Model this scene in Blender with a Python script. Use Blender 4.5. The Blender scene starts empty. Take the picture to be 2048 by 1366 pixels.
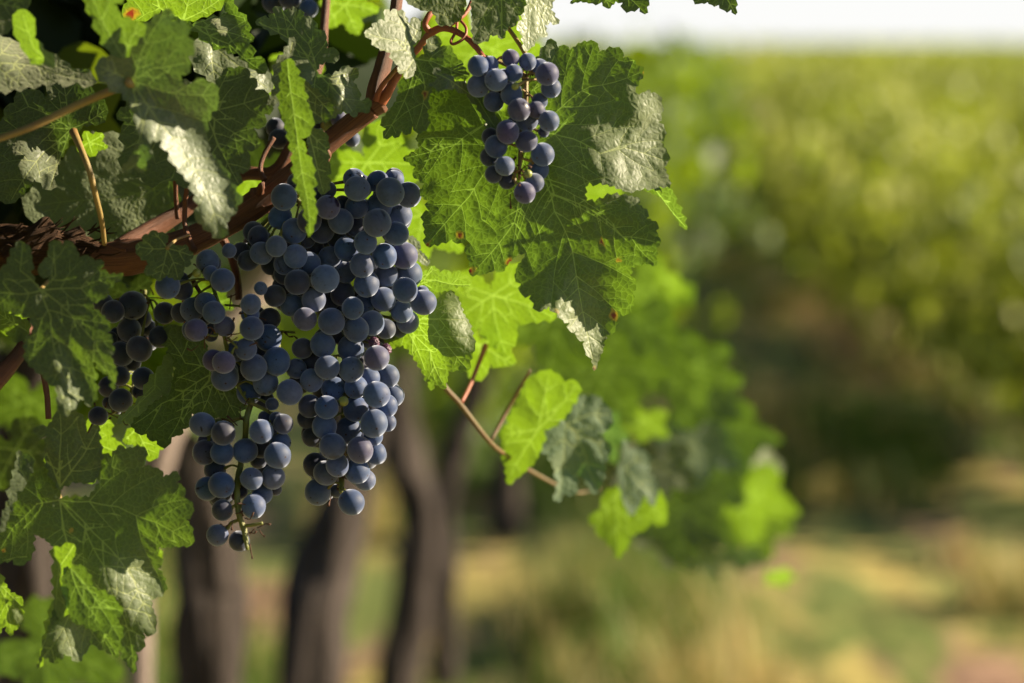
import bpy, math, random
import numpy as np
from mathutils import Vector, Matrix, noise
from mathutils.geometry import delaunay_2d_cdt

R = math.radians
random.seed(7)
sc = bpy.context.scene
# ------------------------------------------------------------------ camera
CAMZ, PITCH, FL, FOC = 1.30, 6.95, 85.0, 1.165
F = FL / 36.0 * 2048.0
cam = bpy.data.cameras.new("camera")
cam.lens = FL
cam.sensor_width = 36
cam.clip_start, cam.clip_end = 0.05, 3000
cam.dof.use_dof = True
cam.dof.focus_distance = FOC
cam.dof.aperture_fstop = 4.6
camo = bpy.data.objects.new("camera", cam)
sc.collection.objects.link(camo)
camo.location = (0, 0, CAMZ)
camo.rotation_euler = (R(90 - PITCH), 0, 0)
sc.camera = camo
# ------------------------------------------------------------------ sky and sun
TO_SUN = Vector((0.92, 0.14, 0.38)).normalized()
SUN_EL = math.asin(TO_SUN.z)
SUN_AZ = math.atan2(TO_SUN.x, TO_SUN.y)
world = bpy.data.worlds.new("World")
sc.world = world
world.use_nodes = True
wn = world.node_tree
bg = wn.nodes["Background"]
sky = wn.nodes.new("ShaderNodeTexSky")
sky.sky_type = 'NISHITA'
sky.sun_disc = False
sky.sun_elevation = SUN_EL
sky.sun_rotation = SUN_AZ
sky.air_density, sky.dust_density, sky.ozone_density = 0.5, 0.4, 1.5
# thin bright overcast low above the horizon
tc = wn.nodes.new("ShaderNodeTexCoord"); sx = wn.nodes.new("ShaderNodeSeparateXYZ"); wn.links.new(tc.outputs['Generated'], sx.inputs[0])
mr = wn.nodes.new("ShaderNodeMapRange"); mr.interpolation_type = 'SMOOTHSTEP'; wn.links.new(sx.outputs[2], mr.inputs[0])
mr.inputs[1].default_value, mr.inputs[2].default_value, mr.inputs[3].default_value, mr.inputs[4].default_value = .015, .12, .95, .0
mxw = wn.nodes.new("ShaderNodeMix"); mxw.data_type = 'RGBA'; wn.links.new(mr.outputs[0], mxw.inputs[0]); wn.links.new(sky.outputs[0], mxw.inputs[6])
mxw.inputs[7].default_value = (7.1, 7.05, 6.9, 1)
wn.links.new(mxw.outputs[2], bg.inputs[0])
bg.inputs[1].default_value = 0.05
sun = bpy.data.lights.new("sun", 'SUN')
sun.energy = 5.0
sun.angle = R(0.55)
sun.color = (1.0, 0.85, 0.62)
suno = bpy.data.objects.new("sun", sun)
sc.collection.objects.link(suno)
suno.rotation_euler = TO_SUN.to_track_quat('Z', 'Y').to_euler()
sc.view_settings.view_transform = 'Standard'
sc.view_settings.look = 'None'
sc.view_settings.exposure = 1.5
sc.view_settings.gamma = 1
sc.cycles.max_bounces = 7
sc.cycles.sample_clamp_direct = 12
sc.cycles.sample_clamp_indirect = 4
sc.cycles.transmission_bounces = 6

# ------------------------------------------------------------------ helpers
CP, SP = math.cos(R(PITCH)), math.sin(R(PITCH))
def W(u, v, d):
    """a point d metres ahead of the camera, seen in direction (u, v)"""
    x, y = (u - 1024) / F * d, -(v - 683) / F * d
    return Vector((x, d * CP + y * SP, CAMZ - d * SP + y * CP))
def link(o, parent=None):
    sc.collection.objects.link(o)
    if parent: o.parent = parent
    return o
def tag(o, label=None, cat=None, group=None, kind=None):
    if label: o['label'] = label
    if cat: o['category'] = cat
    if group: o['group'] = group
    if kind: o['kind'] = kind
    return o
def empty(name, loc=(0, 0, 0)):
    o = bpy.data.objects.new(name, None)
    o.location = loc
    o.empty_display_size = .02
    return link(o)
def mesh(name, verts, faces, mat, parent=None, smooth=True, origin=None):
    me = bpy.data.meshes.new(name)
    if origin is None and parent is not None: origin = parent.location.copy()
    org = Vector(origin) if origin is not None else Vector((0, 0, 0))
    me.from_pydata([tuple(Vector(v) - org) for v in verts], [], faces)
    if smooth: me.shade_smooth()
    me.materials.append(mat)
    o = bpy.data.objects.new(name, me)
    if parent is None: o.location = org
    return link(o, parent)
def fcol(me, name, vals):
    a = me.attributes.new(name, 'FLOAT', 'POINT')
    a.data.foreach_set('value', np.asarray(vals, dtype=np.float32))

class NT:
    def __init__(s, name):
        s.m = bpy.data.materials.new(name); s.m.use_nodes = True
        s.t = s.m.node_tree; s.t.nodes.clear()
        s.out = s.n('OutputMaterial')
    def n(s, typ, **kw):
        x = s.t.nodes.new('ShaderNode' + typ)
        for k, v in kw.items(): setattr(x, k, v)
        return x
    def l(s, a, b): s.t.links.new(a, b)
    def setin(s, node, key, val):
        if val is None: return
        if isinstance(val, bpy.types.NodeSocket): s.l(val, node.inputs[key])
        else: node.inputs[key].default_value = val
    def noise(s, vec, scale, detail=4, rough=.55, dim='3D', w=None, dist=0):
        x = s.n('TexNoise', noise_dimensions=dim)
        s.setin(x, 'Vector', vec); x.inputs['Scale'].default_value = scale
        x.inputs['Detail'].default_value = detail; x.inputs['Roughness'].default_value = rough
        x.inputs['Distortion'].default_value = dist
        if w is not None: s.setin(x, 'W', w)
        return x.outputs['Fac']
    def vor(s, vec, scale, feature='F1', rnd=1.0, dim='3D', w=None):
        x = s.n('TexVoronoi', feature=feature, voronoi_dimensions=dim)
        s.setin(x, 'Vector', vec); x.inputs['Scale'].default_value = scale
        x.inputs['Randomness'].default_value = rnd
        if w is not None: s.setin(x, 'W', w)
        return x.outputs['Distance']
    def math(s, op, a, b=None, c=None):
        x = s.n('Math', operation=op)
        for i, v in enumerate((a, b, c)):
            if v is not None: s.setin(x, i, v)
        return x.outputs[0]
    def step(s, v, a, b, lo=0.0, hi=1.0):
        x = s.n('MapRange', interpolation_type='SMOOTHSTEP')
        s.setin(x, 0, v); s.setin(x, 1, a); s.setin(x, 2, b); s.setin(x, 3, lo); s.setin(x, 4, hi)
        return x.outputs[0]
    def mix(s, f, a, b):
        x = s.n('Mix', data_type='RGBA')
        s.setin(x, 0, f)
        for k, v in ((6, a), (7, b)):
            if isinstance(v, tuple): v = (*v, 1) if len(v) == 3 else v
            s.setin(x, k, v)
        return x.outputs[2]
    def bump(s, h, strength, dist, normal=None):
        x = s.n('Bump'); s.setin(x, 'Height', h); x.inputs['Strength'].default_value = strength
        x.inputs['Distance'].default_value = dist
        if normal is not None: s.l(normal, x.inputs['Normal'])
        return x.outputs[0]
    def bsdf(s, col, rough=.6, normal=None, spec=.5, **kw):
        x = s.n('BsdfPrincipled')
        s.setin(x, 'Base Color', (*col, 1) if isinstance(col, tuple) and len(col) == 3 else col)
        s.setin(x, 'Roughness', rough); x.inputs['Specular IOR Level'].default_value = spec
        if normal is not None: s.l(normal, x.inputs['Normal'])
        for k, v in kw.items(): s.setin(x, k.replace('_', ' '), v)
        return x.outputs[0]
    def obj(s): return s.n('TexCoord').outputs['Object']
    def attr(s, name): return s.n('Attribute', attribute_name=name).outputs['Fac']
    def rnd(s): return s.n('ObjectInfo').outputs['Random']

# ------------------------------------------------------------------ materials
def leaf_material(name, dark=(.028, .066, .010), light=(.060, .120, .018), trans=(.34, .56, .015), tf=.42,
                  under=(.13, .18, .075), rough=.42, mottled=0.0, netk=2.0):
    k = NT(name); co = k.obj(); rn = k.rnd()
    vd = k.attr('vein'); sp = k.attr('spot')
    vm = k.step(vd, .35, 1.0, 1.0, 0.0)                      # main and side veins
    cells = k.vor(co, 340, 'DISTANCE_TO_EDGE')               # net of small veins
    net = k.step(cells, .015, .06, 1.0, 0.0)
    cells2 = k.vor(co, 800, 'DISTANCE_TO_EDGE')
    net2 = k.step(cells2, .02, .12, 1.0, 0.0)
    big = k.noise(co, 22, 4, .6, '4D', k.math('MULTIPLY', rn, 20))
    fine = k.noise(co, 160, 4, .6)
    base = k.mix(k.step(big, .3, .7), dark, light)
    base = k.mix(k.math('MULTIPLY', k.step(fine, .45, .8), .18), base, (.075, .12, .026))
    if mottled:
        sv = k.vor(co, 210, 'F1')
        base = k.mix(k.math('MULTIPLY', k.math('MULTIPLY', k.step(sv, .12, .34, 1, 0), k.step(big, .42, .62)), mottled), base, (.22, .30, .05))
    specks = k.step(k.vor(co, 330, 'F1', 1), .07, .15, 1, 0)
    specks = k.math('MULTIPLY', specks, k.step(k.noise(co, 45, 2), .52, .66))
    base = k.mix(k.math('MULTIPLY', specks, .45), base, (.26, .24, .08))
    base = k.mix(k.math('MULTIPLY', net, .28), base, (.12, .17, .04))
    base = k.mix(k.math('MULTIPLY', vm, .8), base, (.27, .32, .09))
    back = k.n('NewGeometry').outputs['Backfacing']
    base = k.mix(k.math('MULTIPLY', back, k.math('SUBTRACT', 1.0, k.math('MULTIPLY', vm, .6))), base, under)
    spy = k.step(sp, .08, .4); spr = k.step(sp, .45, .75)
    base = k.mix(spy, base, (.26, .22, .03)); base = k.mix(spr, base, (.13, .025, .012))
    tcol = k.mix(k.step(big, .3, .7), tuple(c * .82 for c in trans), trans)
    vt = tuple(min(.9, c * netk + .03) for c in trans)
    tcol = k.mix(k.math('MULTIPLY', net, .6), tcol, vt)
    tcol = k.mix(k.math('MULTIPLY', net2, .15), tcol, vt)
    tcol = k.mix(k.math('MULTIPLY', vm, .9), tcol, tuple(min(.9, c * 1.2 + .03) for c in vt))
    tcol = k.mix(spy, tcol, (.48, .38, .02)); tcol = k.mix(spr, tcol, (.32, .04, .01))
    # blistered surface: raised between the veins, sunk along them
    h = k.math('ADD', k.step(cells, 0, .45), k.math('MULTIPLY', k.step(cells2, 0, .4), .15))
    h = k.math('ADD', h, k.math('MULTIPLY', k.step(vd, 0, 2.6), .45))
    h = k.math('ADD', h, k.math('MULTIPLY', fine, .22))
    nrm = k.bump(h, .34, .00055)
    ro = k.math('ADD', rough + .03, k.math('MULTIPLY', fine, .12))
    p = k.bsdf(base, ro, nrm, .55, Sheen_Weight=1.0, Sheen_Roughness=.60, Sheen_Tint=(1, 1, .72, 1))
    t = k.n('BsdfTranslucent'); k.l(tcol, t.inputs[0]); k.l(nrm, t.inputs[1])
    mx = k.n('MixShader'); mx.inputs[0].default_value = tf
    k.l(p, mx.inputs[1]); k.l(t.outputs[0], mx.inputs[2]); k.l(mx.outputs[0], k.out.inputs[0])
    return k.m
M = {}
M['leaf'] = leaf_material('vine leaf', (.036, .072, .012), (.075, .125, .022), (.13, .25, .004), .36)
M['leaf_dark'] = leaf_material('old shaded vine leaf', (.018, .042, .008), (.036, .070, .012), (.09, .17, .004), .32)  # older leaves, with deep shade put into the darker colour
M['leaf_mottled'] = leaf_material('mottled vine leaf', (.024, .056, .014), (.048, .092, .02), (.12, .22, .006), .34, mottled=.7)
M['leaf_young'] = leaf_material('young vine leaf', (.075, .125, .030), (.12, .18, .045), (.22, .39, .007), .50, netk=1.25)
M['leaf_mid'] = leaf_material('green vine leaf', (.036, .078, .010), (.068, .120, .016), (.16, .29, .006), .43, netk=1.5)
M['leaf_pale'] = leaf_material('pale bluish vine leaf', (.045, .115, .055), (.080, .165, .075), (.10, .24, .02), .28, rough=.34)  # pale bluish leaves, with missing skylight put into the colour
M['leaf_blue'] = leaf_material('blue green vine leaf', (.040, .075, .032), (.065, .105, .046), (.12, .24, .015), .28, rough=.36)

def simple_leaf_material(name, a, b, t, tf=.4):
    k = NT(name); v = k.attr('tone')
    col = k.mix(v, a, b); tc = k.mix(v, tuple(c * .6 for c in t), t)
    p = k.bsdf(col, .5, None, .3)
    tr = k.n('BsdfTranslucent'); k.l(tc, tr.inputs[0])
    mx = k.n('MixShader'); mx.inputs[0].default_value = tf
    k.l(p, mx.inputs[1]); k.l(tr.outputs[0], mx.inputs[2]); k.l(mx.outputs[0], k.out.inputs[0])
    return k.m
M['canopy_shade'] = simple_leaf_material('shaded canopy leaves', (.010, .022, .004), (.024, .048, .009), (.05, .10, .004), .12)  # shade inside the vine is put into this dark, dull leaf colour
M['canopy'] = simple_leaf_material('canopy leaves', (.035, .075, .010), (.11, .17, .022), (.36, .52, .015), .36)
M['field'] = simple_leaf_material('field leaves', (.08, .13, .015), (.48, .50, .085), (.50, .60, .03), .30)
M['canopy_far'] = simple_leaf_material('sunlit canopy leaves', (.030, .070, .010), (.56, .57, .10), (.50, .60, .03), .24)  # sunlit brightness of the rows is put into the pale tone

def grape_material(name, bloom, bare, shift):
    k = NT(name); co = k.obj(); rn = k.rnd(); w = k.math('MULTIPLY', rn, 37)
    n1 = k.noise(co, 95, 3, .55, '4D', w, 1.0); n2 = k.noise(co, 620, 4, .65, '4D', w); n3 = k.noise(co, 60, 2, .5, '4D', k.math('ADD', w, 5))
    base = k.mix(k.step(n3, .38, .64), bloom, shift)
    base = k.mix(k.math('MULTIPLY', k.step(n2, .40, .70), .40), base, tuple(c * .5 for c in bloom))
    base = k.mix(k.step(k.noise(co, 150, 3, .6, '4D', k.math('ADD', w, 9)), .5, .75, 0, .45), base, tuple(min(1, c * 1.35 + .02) for c in bloom))
    rub = k.math('MULTIPLY', k.step(n1, .60, .70), k.step(k.math('FRACT', k.math('MULTIPLY', rn, 7.3)), .25, .8))
    base = k.mix(k.math('MULTIPLY', rub, .85), base, bare)
    dots = k.math('MULTIPLY', k.step(k.vor(co, 430, 'F1', 1, '4D', w), .13, .21, 1, 0), k.step(k.noise(co, 170, 2, .5, '4D', w), .46, .52))
    base = k.mix(dots, base, (.005, .004, .010))
    sc_ = k.attr('scar'); base = k.mix(k.math('MULTIPLY', k.step(sc_, .04, .25), .45), base, (.13, .075, .10))
    base = k.mix(k.step(sc_, .3, .6), base, (.03, .014, .010))
    hs = k.n('HueSaturation'); k.l(base, hs.inputs['Color'])
    k.setin(hs, 'Value', k.math('ADD', .74, k.math('MULTIPLY', k.math('FRACT', k.math('MULTIPLY', rn, 13.7)), .42)))
    k.setin(hs, 'Saturation', k.math('ADD', .82, k.math('MULTIPLY', k.math('FRACT', k.math('MULTIPLY', rn, 5.1)), .28)))
    ro = k.math('SUBTRACT', .62, k.math('MULTIPLY', rub, .36))
    nrm = k.bump(n2, .10, .0006)
    k.l(k.bsdf(hs.outputs[0], ro, nrm, .4, Diffuse_Roughness=1.0, Sheen_Weight=k.math('MULTIPLY', k.math('SUBTRACT', 1.0, rub), .8), Sheen_Roughness=.42, Sheen_Tint=(.78, .84, 1, 1)), k.out.inputs[0])
    return k.m
M['grape'] = grape_material('blue grape skin', (.060, .114, .275), (.005, .005, .014), (.082, .108, .235))
M['grape_dark'] = grape_material('dark shaded grape skin', (.032, .046, .098), (.006, .005, .015), (.040, .040, .085))  # dark skin of some grapes; recessed and shaded ones carry shade in it
M['grape_purple'] = grape_material('purple grape skin', (.080, .088, .21), (.02, .008, .025), (.10, .078, .19))
k = NT('unripe berry skin'); k.l(k.bsdf(k.mix(k.noise(k.obj(), 200), (.16, .22, .04), (.30, .30, .08)), .4, None, .5), k.out.inputs[0]); M['green_berry'] = k.m
k = NT('shrivelled skin'); n = k.noise(k.obj(), 400, 4)
k.l(k.bsdf(k.mix(n, (.03, .008, .02), (.17, .07, .13)), .5, k.bump(n, .6, .001), .5), k.out.inputs[0]); M['shrivel'] = k.m

def stem_material(name, a, b, c, stretch=30, rough=.5, bumpd=.0006, tint=None):
    k = NT(name); uv = k.n('UVMap').outputs[0]
    mp = k.n('Mapping'); k.l(uv, mp.inputs[0]); mp.inputs['Scale'].default_value = (1, stretch / 10, 1)
    n1 = k.noise(mp.outputs[0], 55, 5, .65); n2 = k.noise(k.obj(), 60, 4)
    lo = k.n('Mapping'); k.l(uv, lo.inputs[0]); lo.inputs['Scale'].default_value = (18, 55, 1)
    n3 = k.noise(lo.outputs[0], 1.0, 6, .75)
    col = k.mix(k.step(n3, .3, .7), a, b); col = k.mix(k.math('MULTIPLY', k.step(n2, .5, .75), .7), col, c)
    col = k.mix(k.math('MULTIPLY', k.step(n3, .58, .64, 0, 1), .35), col, tuple(x * .35 for x in a))
    k.l(k.bsdf(col, rough, k.bump(n3, .8, bumpd), .5), k.out.inputs[0])
    return k.m
M['cane'] = stem_material('reddish cane', (.075, .028, .016), (.26, .10, .045), (.12, .055, .03), rough=.6, bumpd=.0012)
M['petiole'] = stem_material('pale petiole', (.24, .17, .055), (.36, .25, .09), (.28, .09, .04), bumpd=.0002)
M['petiole_red'] = stem_material('red petiole', (.28, .06, .035), (.36, .12, .05), (.20, .15, .03), bumpd=.0002)
M['green_stem'] = stem_material('green stem', (.12, .15, .025), (.24, .24, .05), (.18, .09, .03), bumpd=.0003)
M['shoot'] = stem_material('brown green shoot', (.10, .075, .025), (.20, .13, .05), (.16, .05, .025), bumpd=.0003)
M['dry_stem'] = stem_material('dry stem', (.06, .025, .015), (.14, .06, .03), (.09, .05, .02), rough=.8)
def bark_material(name, a, b, s=1.0):
    k = NT(name); co = k.obj()
    mp = k.n('Mapping'); k.l(k.n('UVMap').outputs[0], mp.inputs[0]); mp.inputs['Scale'].default_value = (14 * s, 60 * s, 1)
    n1 = k.noise(mp.outputs[0], 1, 6, .7); n2 = k.noise(co, 9 * s, 5)
    col = k.mix(k.step(n1, .35, .65), a, b); col = k.mix(k.step(n2, .5, .8), col, tuple(x * 1.5 for x in b))
    k.l(k.bsdf(col, .9, k.bump(k.math('ADD', n1, n2), .9, .006), .2), k.out.inputs[0]); return k.m
M['bark'] = bark_material('old vine bark', (.030, .016, .010), (.14, .075, .040), 1.6)
M['trunk'] = bark_material('vine trunk bark', (.018, .014, .012), (.090, .072, .062), .7)
M['post'] = bark_material('weathered post wood', (.22, .17, .145), (.36, .29, .25), .5)

# ------------------------------------------------------------------ tubes
def tube_data(pts, rad, seg=10, rough=0.0, seed=0, sub=4, cap=True):
    P = [Vector(p) for p in pts]; rad = list(rad) if hasattr(rad, '__len__') else [rad] * len(P)
    Q, Rr = [], []
    n = len(P)
    for i in range(n - 1):                                    # Catmull-Rom
        p0, p1, p2, p3 = P[max(i - 1, 0)], P[i], P[i + 1], P[min(i + 2, n - 1)]
        for j in range(sub):
            t = j / sub
            Q.append(.5 * ((2 * p1) + (p2 - p0) * t + (2 * p0 - 5 * p1 + 4 * p2 - p3) * t * t + (3 * p1 - p0 - 3 * p2 + p3) * t ** 3))
            Rr.append(rad[i] + (rad[i + 1] - rad[i]) * t)
    Q.append(P[-1]); Rr.append(rad[-1])
    V, Fc, UV = [], [], []
    up = Vector((0, 1, 0)); L = 0
    for i, q in enumerate(Q):
        tdir = (Q[min(i + 1, len(Q) - 1)] - Q[max(i - 1, 0)]).normalized()
        if i: L += (q - Q[i - 1]).length
        a = tdir.cross(up)
        if a.length < .05: a = tdir.cross(Vector((1, 0, 0)))
        a.normalize(); b = tdir.cross(a)
        for s in range(seg + 1):
            th = 2 * math.pi * (s % seg) / seg
            rr = Rr[i]
            if rough:
                rr *= 1 + rough * (noise.noise(Vector((math.cos(th) * 2.2, math.sin(th) * 2.2, L / max(Rr[i], 1e-4) * .35 + seed)))
                                   + .6 * noise.noise(Vector((math.cos(th) * 6, math.sin(th) * 6, L / max(Rr[i], 1e-4) * .6 + seed))))
            V.append(q + (a * math.cos(th) + b * math.sin(th)) * rr)
            UV.append((L, s / seg))
    for i in range(len(Q) - 1):
        for s in range(seg):
            o = i * (seg + 1) + s
            Fc.append((o, o + 1, o + seg + 2, o + seg + 1))
    if cap:
        for e in (0, len(Q) - 1):
            V.append(Q[e]); UV.append((0, 0)); c = len(V) - 1
            for s in range(seg):
                o = e * (seg + 1) + s
                Fc.append((c, o + 1, o) if e == 0 else (c, o, o + 1))
    return V, Fc, UV
class Tubes:
    def __init__(s): s.V, s.F, s.U = [], [], []
    def add(s, *a, **k):
        v, f, u = tube_data(*a, **k); o = len(s.V)
        s.V += v; s.U += u; s.F += [tuple(i + o for i in q) for q in f]; return s
    def build(s, name, mat, parent=None, origin=None):
        if origin is None and parent is None: origin = s.V[0]
        ob = mesh(name, s.V, s.F, mat, parent, origin=origin)
        uvl = ob.data.uv_layers.new(name='UVMap')
        li = np.empty(len(ob.data.loops), dtype=np.int32); ob.data.loops.foreach_get('vertex_index', li)
        uvl.data.foreach_set('uv', np.array(s.U, dtype=np.float32)[li].ravel())
        return ob
def PX(pts): return [W(*p) for p in pts]
def px2m(r, d): return r / F * d

# ------------------------------------------------------------------ leaves
def serrate(poly, L):
    out = []; n = len(poly)
    area = sum(poly[i][0] * poly[(i + 1) % n][1] - poly[(i + 1) % n][0] * poly[i][1] for i in range(n))
    sg = 1 if area > 0 else -1
    for i in range(n):
        a, b = np.array(poly[i], float), np.array(poly[(i + 1) % n], float)
        d = b - a; ln = np.hypot(*d)
        if ln < 1e-6: continue
        nrm = np.array((d[1], -d[0])) / ln * sg
        kk = max(1, int(round(ln / L)))
        for j in range(kk):
            s0 = a + d * j / kk; st = ln / kk
            out.append(tuple(s0))
            am = min(.20, .55 * st / L * .35) * random.uniform(.6, 1.25)
            out.append(tuple(s0 + d / kk * .28 + nrm * st * am * .75))
            out.append(tuple(s0 + d / kk * .66 + nrm * st * am * 1.55))
            out.append(tuple(s0 + d / kk * .84 + nrm * st * am * .55))
    return out
def inside(pts, poly):
    x, y = pts[:, 0], pts[:, 1]; c = np.zeros(len(pts), bool)
    P = np.array(poly); n = len(P)
    for i in range(n):
        x1, y1 = P[i]; x2, y2 = P[(i + 1) % n]
        if y1 == y2: continue
        m = ((y1 > y) != (y2 > y)) & (x < (x2 - x1) * (y - y1) / (y2 - y1) + x1)
        c ^= m
    return c
def segdist(pts, a, b):
    a = np.array(a, float); b = np.array(b, float); d = b - a
    t = np.clip(((pts - a) @ d) / max(d @ d, 1e-9), 0, 1)
    return np.hypot(*(pts - (a + t[:, None] * d)).T)
def veins_for(poly, jn, tips, rng, dens=1.0):
    segs = []                                                # (a, b, width)
    polys = []
    for tp in tips:
        path = [jn] + (list(tp) if isinstance(tp[0], (tuple, list)) else [tp])
        pts = []
        for i in range(len(path) - 1):
            a, b = np.array(path[i], float), np.array(path[i + 1], float)
            d = b - a; nn = np.array((-d[1], d[0])); c = rng.uniform(-.05, .05)
            m = max(4, int(np.hypot(*d) / 22))
            for j in range(m):
                t = j / m; pts.append(a + d * t + nn * c * math.sin(math.pi * t))
        pts.append(np.array(path[-1], float))
        polys.append((pts, 1.0)); 
        tot = sum(np.hypot(*(pts[i + 1] - pts[i])) for i in range(len(pts) - 1))
        nb = max(2, int(tot / 50 * dens)); acc = 0; nxt = max(tot * .16, 22); side = 1; st = tot * .8 / nb
        for i in range(len(pts) - 1):
            l = np.hypot(*(pts[i + 1] - pts[i])); acc += l
            while acc > nxt and nxt < tot * .93:
                for sd in (1, -1):
                    dr = (pts[i + 1] - pts[i]) / max(l, 1e-6)
                    ang = R(rng.uniform(44, 58)) * sd
                    br = [pts[i + 1]]; ln = min(tot * .46, 22 + (tot - nxt) * .72) * rng.uniform(.8, 1.1)
                    n = max(3, int(ln / 16)); p = pts[i + 1].copy()
                    for q in range(n):
                        if q > 1 and any(min(np.hypot(*(p - z)) for z in pl_) < 9 for pl_, w_ in polys[:-1] if pl_ is not pts): break
                        an = ang * (1 - .45 * q / n)
                        e = np.array((dr[0] * math.cos(an) - dr[1] * math.sin(an), dr[0] * math.sin(an) + dr[1] * math.cos(an)))
                        p = p + e * ln / n + np.array((rng.uniform(-1, 1), rng.uniform(-1, 1)))
                        br.append(p.copy())
                    polys.append((br, .46))
                    if ln > 70 and len(br) == n + 1:
                        for q in (n // 3, 2 * n // 3):
                            d2 = br[q + 1] - br[q]; d2 /= np.hypot(*d2); an = R(50) * (1 if (q % 2) else -1)
                            e = np.array((d2[0] * math.cos(an) - d2[1] * math.sin(an), d2[0] * math.sin(an) + d2[1] * math.cos(an)))
                            polys.append(([br[q], br[q] + e * ln * .16, br[q] + e * ln * .3 + d2 * ln * .06], .3))
                nxt += st * rng.uniform(.85, 1.15)
    return polys
def grid_mesh(poly, jn, tips, step, rng, dens=1.0):
    P = np.array(poly); lo, hi = P.min(0), P.max(0)
    xs = np.arange(lo[0], hi[0], step); ys = np.arange(lo[1], hi[1], step * .87)
    G = np.array([(x + (step / 2 if j % 2 else 0), y) for j, y in enumerate(ys) for x in xs], float)
    G += np.random.RandomState(3).uniform(-.22, .22, G.shape) * step
    G = G[inside(G, poly)]
    vp = veins_for(poly, jn, tips, rng, dens)
    vs, es = [tuple(p) for p in poly], []
    segs = []
    for pts, wd in vp:
        arr = np.array(pts); ins = inside(arr, poly)
        # pull the last kept point back from the border
        last = None
        for i in range(len(pts)):
            if not ins[i]: 
                if i == 0: continue
                break
            vs.append(tuple(arr[i])); cur = len(vs) - 1
            if last is not None:
                es.append((last, cur)); f0 = i / len(pts)
                segs.append((arr[i - 1], arr[i], wd * (1 - .6 * f0)))
            last = cur
    # drop grid points that are too near veins
    if segs:
        dm = np.full(len(G), 1e9)
        for a, b, w in segs: dm = np.minimum(dm, segdist(G, a, b))
        G = G[dm > step * .45]
    vs += [tuple(p) for p in G]
    for it in range(3):
        o = delaunay_2d_cdt([Vector(v) for v in vs], es, [list(range(len(poly)))], 1, 1e-4)
        if it == 2 or not segs: break
        V = np.array([tuple(v) for v in o[0]]); T3 = np.array([f[:3] for f in o[2]]); raw = np.full(len(V), 1e3)
        for a, b, w in segs: raw = np.minimum(raw, segdist(V, a, b))
        T3 = T3[(raw[T3] < 1.0).all(1)]                       # triangles spanning between veins get a point in the middle
        if not len(T3): break
        cen = V[T3].mean(1); rc = np.full(len(cen), 1e3)
        for a, b, w in segs: rc = np.minimum(rc, segdist(cen, a, b))
        vs += [tuple(p) for p in cen[rc > 1.1]]
    V = np.array([tuple(v) for v in o[0]]); Fc = [tuple(f) for f in o[2]]
    used = sorted({i for f in Fc for i in f}); rm = {u: i for i, u in enumerate(used)}
    V = V[used]; Fc = [tuple(rm[i] for i in f) for f in Fc]
    vd = np.full(len(V), 99.0); raw = np.full(len(V), 1e3)
    for a, b, w in segs:
        dd = segdist(V, a, b); raw = np.minimum(raw, dd / (.6 + .4 * w)); vd = np.minimum(vd, dd / (2.1 * w))
    return V, Fc, vd, raw
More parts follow.
